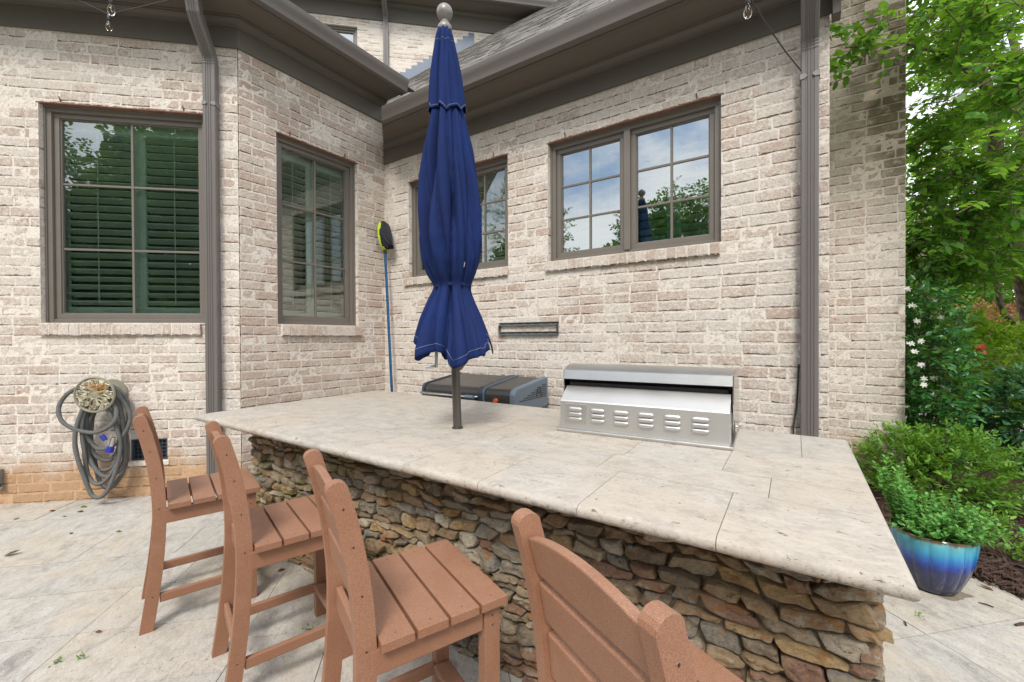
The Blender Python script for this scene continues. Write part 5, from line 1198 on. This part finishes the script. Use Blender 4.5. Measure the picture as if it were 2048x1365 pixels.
# --- wood behind the camera, seen only as reflections in the windows
def wood():
    N=22000;az_=RNG.uniform(-.95,1.0,N);D=RNG.uniform(14,18.5,N)
    hh=(HH:=lambda a:np.interp(a,[-.95,-.82,-.77,-.73,-.66,-.61,-.55,-.48,-.36,-.24,-.19,-.14,-.105,-.08,.05,.5,1.3],[9,9,8,3,3.3,4.3,6.3,7.8,8.8,8.6,7.6,6.0,8.0,11.5,12,11,9]))(az_)
    hh=hh*(1+.12*vnoise(np.stack([az_*14,az_*0,az_*0],-1),1,3));z=RNG.uniform(0,1,N)**.62*hh;z[:7000]=RNG.uniform(0,3.6,7000)
    P=np.stack([az_*D,-D,z],-1);u=unit(RNG.normal(0,1,(N,3))+np.array([0,.5,.3]))
    lp,ld,lu,ls,lt=sprays(P,u,RNG.uniform(.6,1.0,N),9,.19,flat=.6);rnd=np.clip(RNG.normal(.4,.2,len(lp))+.25*vnoise(lp,.5,2),0,1)
    P2=np.stack([RNG.uniform(-19,17,14000),RNG.uniform(-21,-18.7,14000),RNG.uniform(0,1,14000)],-1);P2[:,2]*=HH(P2[:,0]/20)*.95;a2,b2,c2_,d2,_=sprays(P2,unit(RNG.normal(0,1,(14000,3))+np.array([0,.6,.2])),.8,5,.5,flat=.8);lp,ld,lu,ls=[np.concatenate(q) for q in((lp,a2),(ld,b2),(lu,c2_),(ls,d2))];rnd=np.concatenate([rnd,RNG.uniform(0,.4,len(a2))])
    o=leaf_obj('garden_wood',lp,ld,lu,ls,'hedge_leaf',None,.6,.15,rnd);tag(o,'green belt of garden trees mirrored in the window panes','trees',kind='stuff')
    b=np.array([-8.35,-6.0,0]);root=empty('oak_tree',b,label='leafy tree whose branch tips are mirrored at the left of the wide window',cat='tree')
    t=MB();t.tube([(0,0,-.1),(.05,0,1.4),(.0,.1,2.6),(.15,0,5.0)],[.18,.15,.11,.05],10);t.build('trunk',M['bark'],root,smooth=True)
    P,u=ell(900,(0,0,5.2),(1.6,1.6,2.2),.4);k=vnoise(P,1.3,3)>-.2;P,u=P[k],u[k];lp,ld,lu,ls,lt=sprays(P,u+RNG.normal(0,.4,P.shape),.30,10,.075,flat=.5);leaf_obj('crown',lp,ld,lu,ls,'hedge_leaf',root,.55)
wood()
# --- litter on the paving
def dry(px,py,size,rot,lb,mat='dry_leaf',group='dry leaves scattered on the paving',rn=None):
    p=at(px,py,z=.004);o=leaf_obj('fallen_leaf',np.zeros((1,3)),np.array([[math.cos(rot),math.sin(rot),.18]]),np.array([[.2,.1,1.]]),size,mat,None,.5,.5,np.array([random.random() if rn is None else rn]))
    o.location=p;so=o.modifiers.new('Solidify','SOLIDIFY');so.thickness=.0012;tag(o,lb,'leaf',group)
dry(8,1112,.085,.9,'largest curled rust brown dry leaf near the left picture edge',rn=.1)
dry(98,1022,.06,.6,'rust leaf lying on the paving seam near the left wall foot',rn=.1)
dry(140,1066,.045,.2,'small rust red dry leaf lying alone mid paver left of the first chair',rn=.0)
dry(155,1023,.06,.4,'brown dry leaf on the paving straight below the hose loops',rn=.4)
dry(26,1039,.04,1.,'tiny brown leaf on the paving below the outlet box',rn=.4)
dry(125,1033,.03,.8,'tiny dry leaf speck between two seams near the wall foot',rn=.3)
dry(190,1264,.035,.5,'small dark leaf speck on the paving left of the first chair foot',rn=.3)
dry(232,1063,.05,.3,'pale green fallen leaf on the paving beside the first chair',mat='azalea_leaf',rn=.8)
dry(160,1014,.06,.6,'green fallen leaf at the wall foot below the hose',mat='azalea_leaf',rn=.6)
dry(1988,1182,.06,2.6,'orange dry leaf on the mulch edge right of the planter',rn=.6)
dry(555,1143,.05,1.2,'brown dry leaf on the paving under the second chair',rn=.2)
dry(1862,902,.05,2.,'orange withered leaf caught in the azalea',rn=.6)
bpy.data.objects[-1] if False else None
def twig(px,py,L,rot,r,lb):
    p=at(px,py,z=.006);d=np.array([math.cos(rot),math.sin(rot),0]);mb=MB();mb.tube([-d*L/2,np.array([.002,.003,.002]),d*L/2],[r,r*1.2,r*.7],6);o=mb.build('twig',M['mulch_chip']);o.location=p;tag(o,lb,'twig','twigs on the paving')
twig(1810,1247,.035,1.7,.0035,'short dark twig on the paving near the stone end of the counter')
twig(1972,1210,.055,2.9,.003,'thin dark twig on the paving right of the planter')
twig(2042,1249,.07,.75,.006,'thick dark bark piece on the paving at the right picture edge')
for px,py,lb in((113,1324,'small weed tuft in the paving seam, left of its neighbour'),(162,1315,'small weed tuft in the paving seam, right of its neighbour'),(617,1257,'tiny green weed sprouting from the seam below the second chair'),(1841,1232,'tiny grey green weed sprouting in the seam before the planter')):
    p=at(px,py,z=0);n=12;P=np.zeros((n,3))+RNG.normal(0,.014,(n,3))*np.array([1,1,0]);D=RNG.normal(0,1,(n,3))*np.array([1,1,.2])+np.array([0,0,.6]);o=leaf_obj('weed',P,D,np.tile([.1,.1,1.],(n,1)),.018,'azalea_leaf',None,.4);o.location=p;tag(o,lb,'weed','weeds in the paving seams')
N=150;u=RNG.uniform(0,1,N);P=np.array([-1.16,2.185,.9155])+u[:,None]*np.array([.93,.045,0])+np.stack([0*u,-np.abs(RNG.normal(0,.03,N)),0*u],-1);P=P[vnoise(P,9,2)>-.1]
tag(leaf_obj('plant_debris',P,RNG.normal(0,1,P.shape)*np.array([1,1,.15]),np.tile([0.,.1,1.],(len(P),1)),RNG.uniform(.004,.013,len(P)),'dry_leaf',None,.35,.3,RNG.uniform(0,.3,len(P))),'crumbs of dark dry plant debris along the foot of the steel grill','debris',kind='stuff')
# ================================================================== SKY, SUN, CAMERA
w=bpy.data.worlds.new('World');scene.world=w;w.use_nodes=True;t=w.node_tree;t.nodes.clear()
SE,SR=R(50),R(155)     # sun elevation, compass bearing measured from +Y clockwise
sky=t.nodes.new('ShaderNodeTexSky');sky.sky_type='NISHITA';sky.sun_disc=False;sky.sun_elevation=SE;sky.sun_rotation=SR;sky.air_density=1.;sky.dust_density=1.2;sky.ozone_density=1.
tc=t.nodes.new('ShaderNodeTexCoord');mp=t.nodes.new('ShaderNodeMapping');mp.inputs[3].default_value=(1,1,2.6);t.links.new(tc.outputs['Generated'],mp.inputs[0])
nz=t.nodes.new('ShaderNodeTexNoise');nz.inputs['Scale'].default_value=2.6;nz.inputs['Detail'].default_value=8;nz.inputs['Roughness'].default_value=.6;nz.inputs['Distortion'].default_value=.4;t.links.new(mp.outputs[0],nz.inputs['Vector'])
mr=t.nodes.new('ShaderNodeMapRange');mr.interpolation_type='SMOOTHSTEP';mr.inputs[1].default_value=.32;mr.inputs[2].default_value=.54;t.links.new(nz.outputs[0],mr.inputs[0])
cl=t.nodes.new('ShaderNodeMix');cl.data_type='RGBA';cl.inputs[6].default_value=(5.6,5.9,6.6,1);cl.inputs[7].default_value=(9.6,9.6,9.7,1);t.links.new(nz.outputs[0],cl.inputs[0])
mp.inputs[1].default_value=(.35,.2,0);mx=t.nodes.new('ShaderNodeMix');mx.data_type='RGBA';t.links.new(mr.outputs[0],mx.inputs[0]);t.links.new(sky.outputs[0],mx.inputs[6]);t.links.new(cl.outputs[2],mx.inputs[7])
bg=t.nodes.new('ShaderNodeBackground');bg.inputs[1].default_value=.12;t.links.new(mx.outputs[2],bg.inputs[0]);wo=t.nodes.new('ShaderNodeOutputWorld');t.links.new(bg.outputs[0],wo.inputs[0])
sd=bpy.data.lights.new('sun','SUN');sd.energy=1.9;sd.angle=R(17);sd.color=(1,.955,.90);so=bpy.data.objects.new('sun',sd);COL.objects.link(so)
sv=Vector((math.sin(SR)*math.cos(SE),math.cos(SR)*math.cos(SE),math.sin(SE)));so.rotation_euler=sv.to_track_quat('Z','Y').to_euler();so.location=sv*30
cam=bpy.data.cameras.new('camera');co=bpy.data.objects.new('camera',cam);COL.objects.link(co);scene.camera=co
cam.sensor_width=36;cam.lens=F/2048*36;cam.clip_start=.02;cam.clip_end=900
mtx=Matrix(((CR[0],-CD[0],-_f[0],0),(CR[1],-CD[1],-_f[1],0),(CR[2],-CD[2],-_f[2],CAMH),(0,0,0,1)));co.matrix_world=mtx
vs=scene.view_settings;vs.view_transform='Standard';vs.look='None';vs.exposure=.82;vs.gamma=1;vs.use_curve_mapping=False
scene.cycles.max_bounces=8;scene.cycles.transparent_max_bounces=12;scene.cycles.diffuse_bounces=4;scene.cycles.glossy_bounces=4
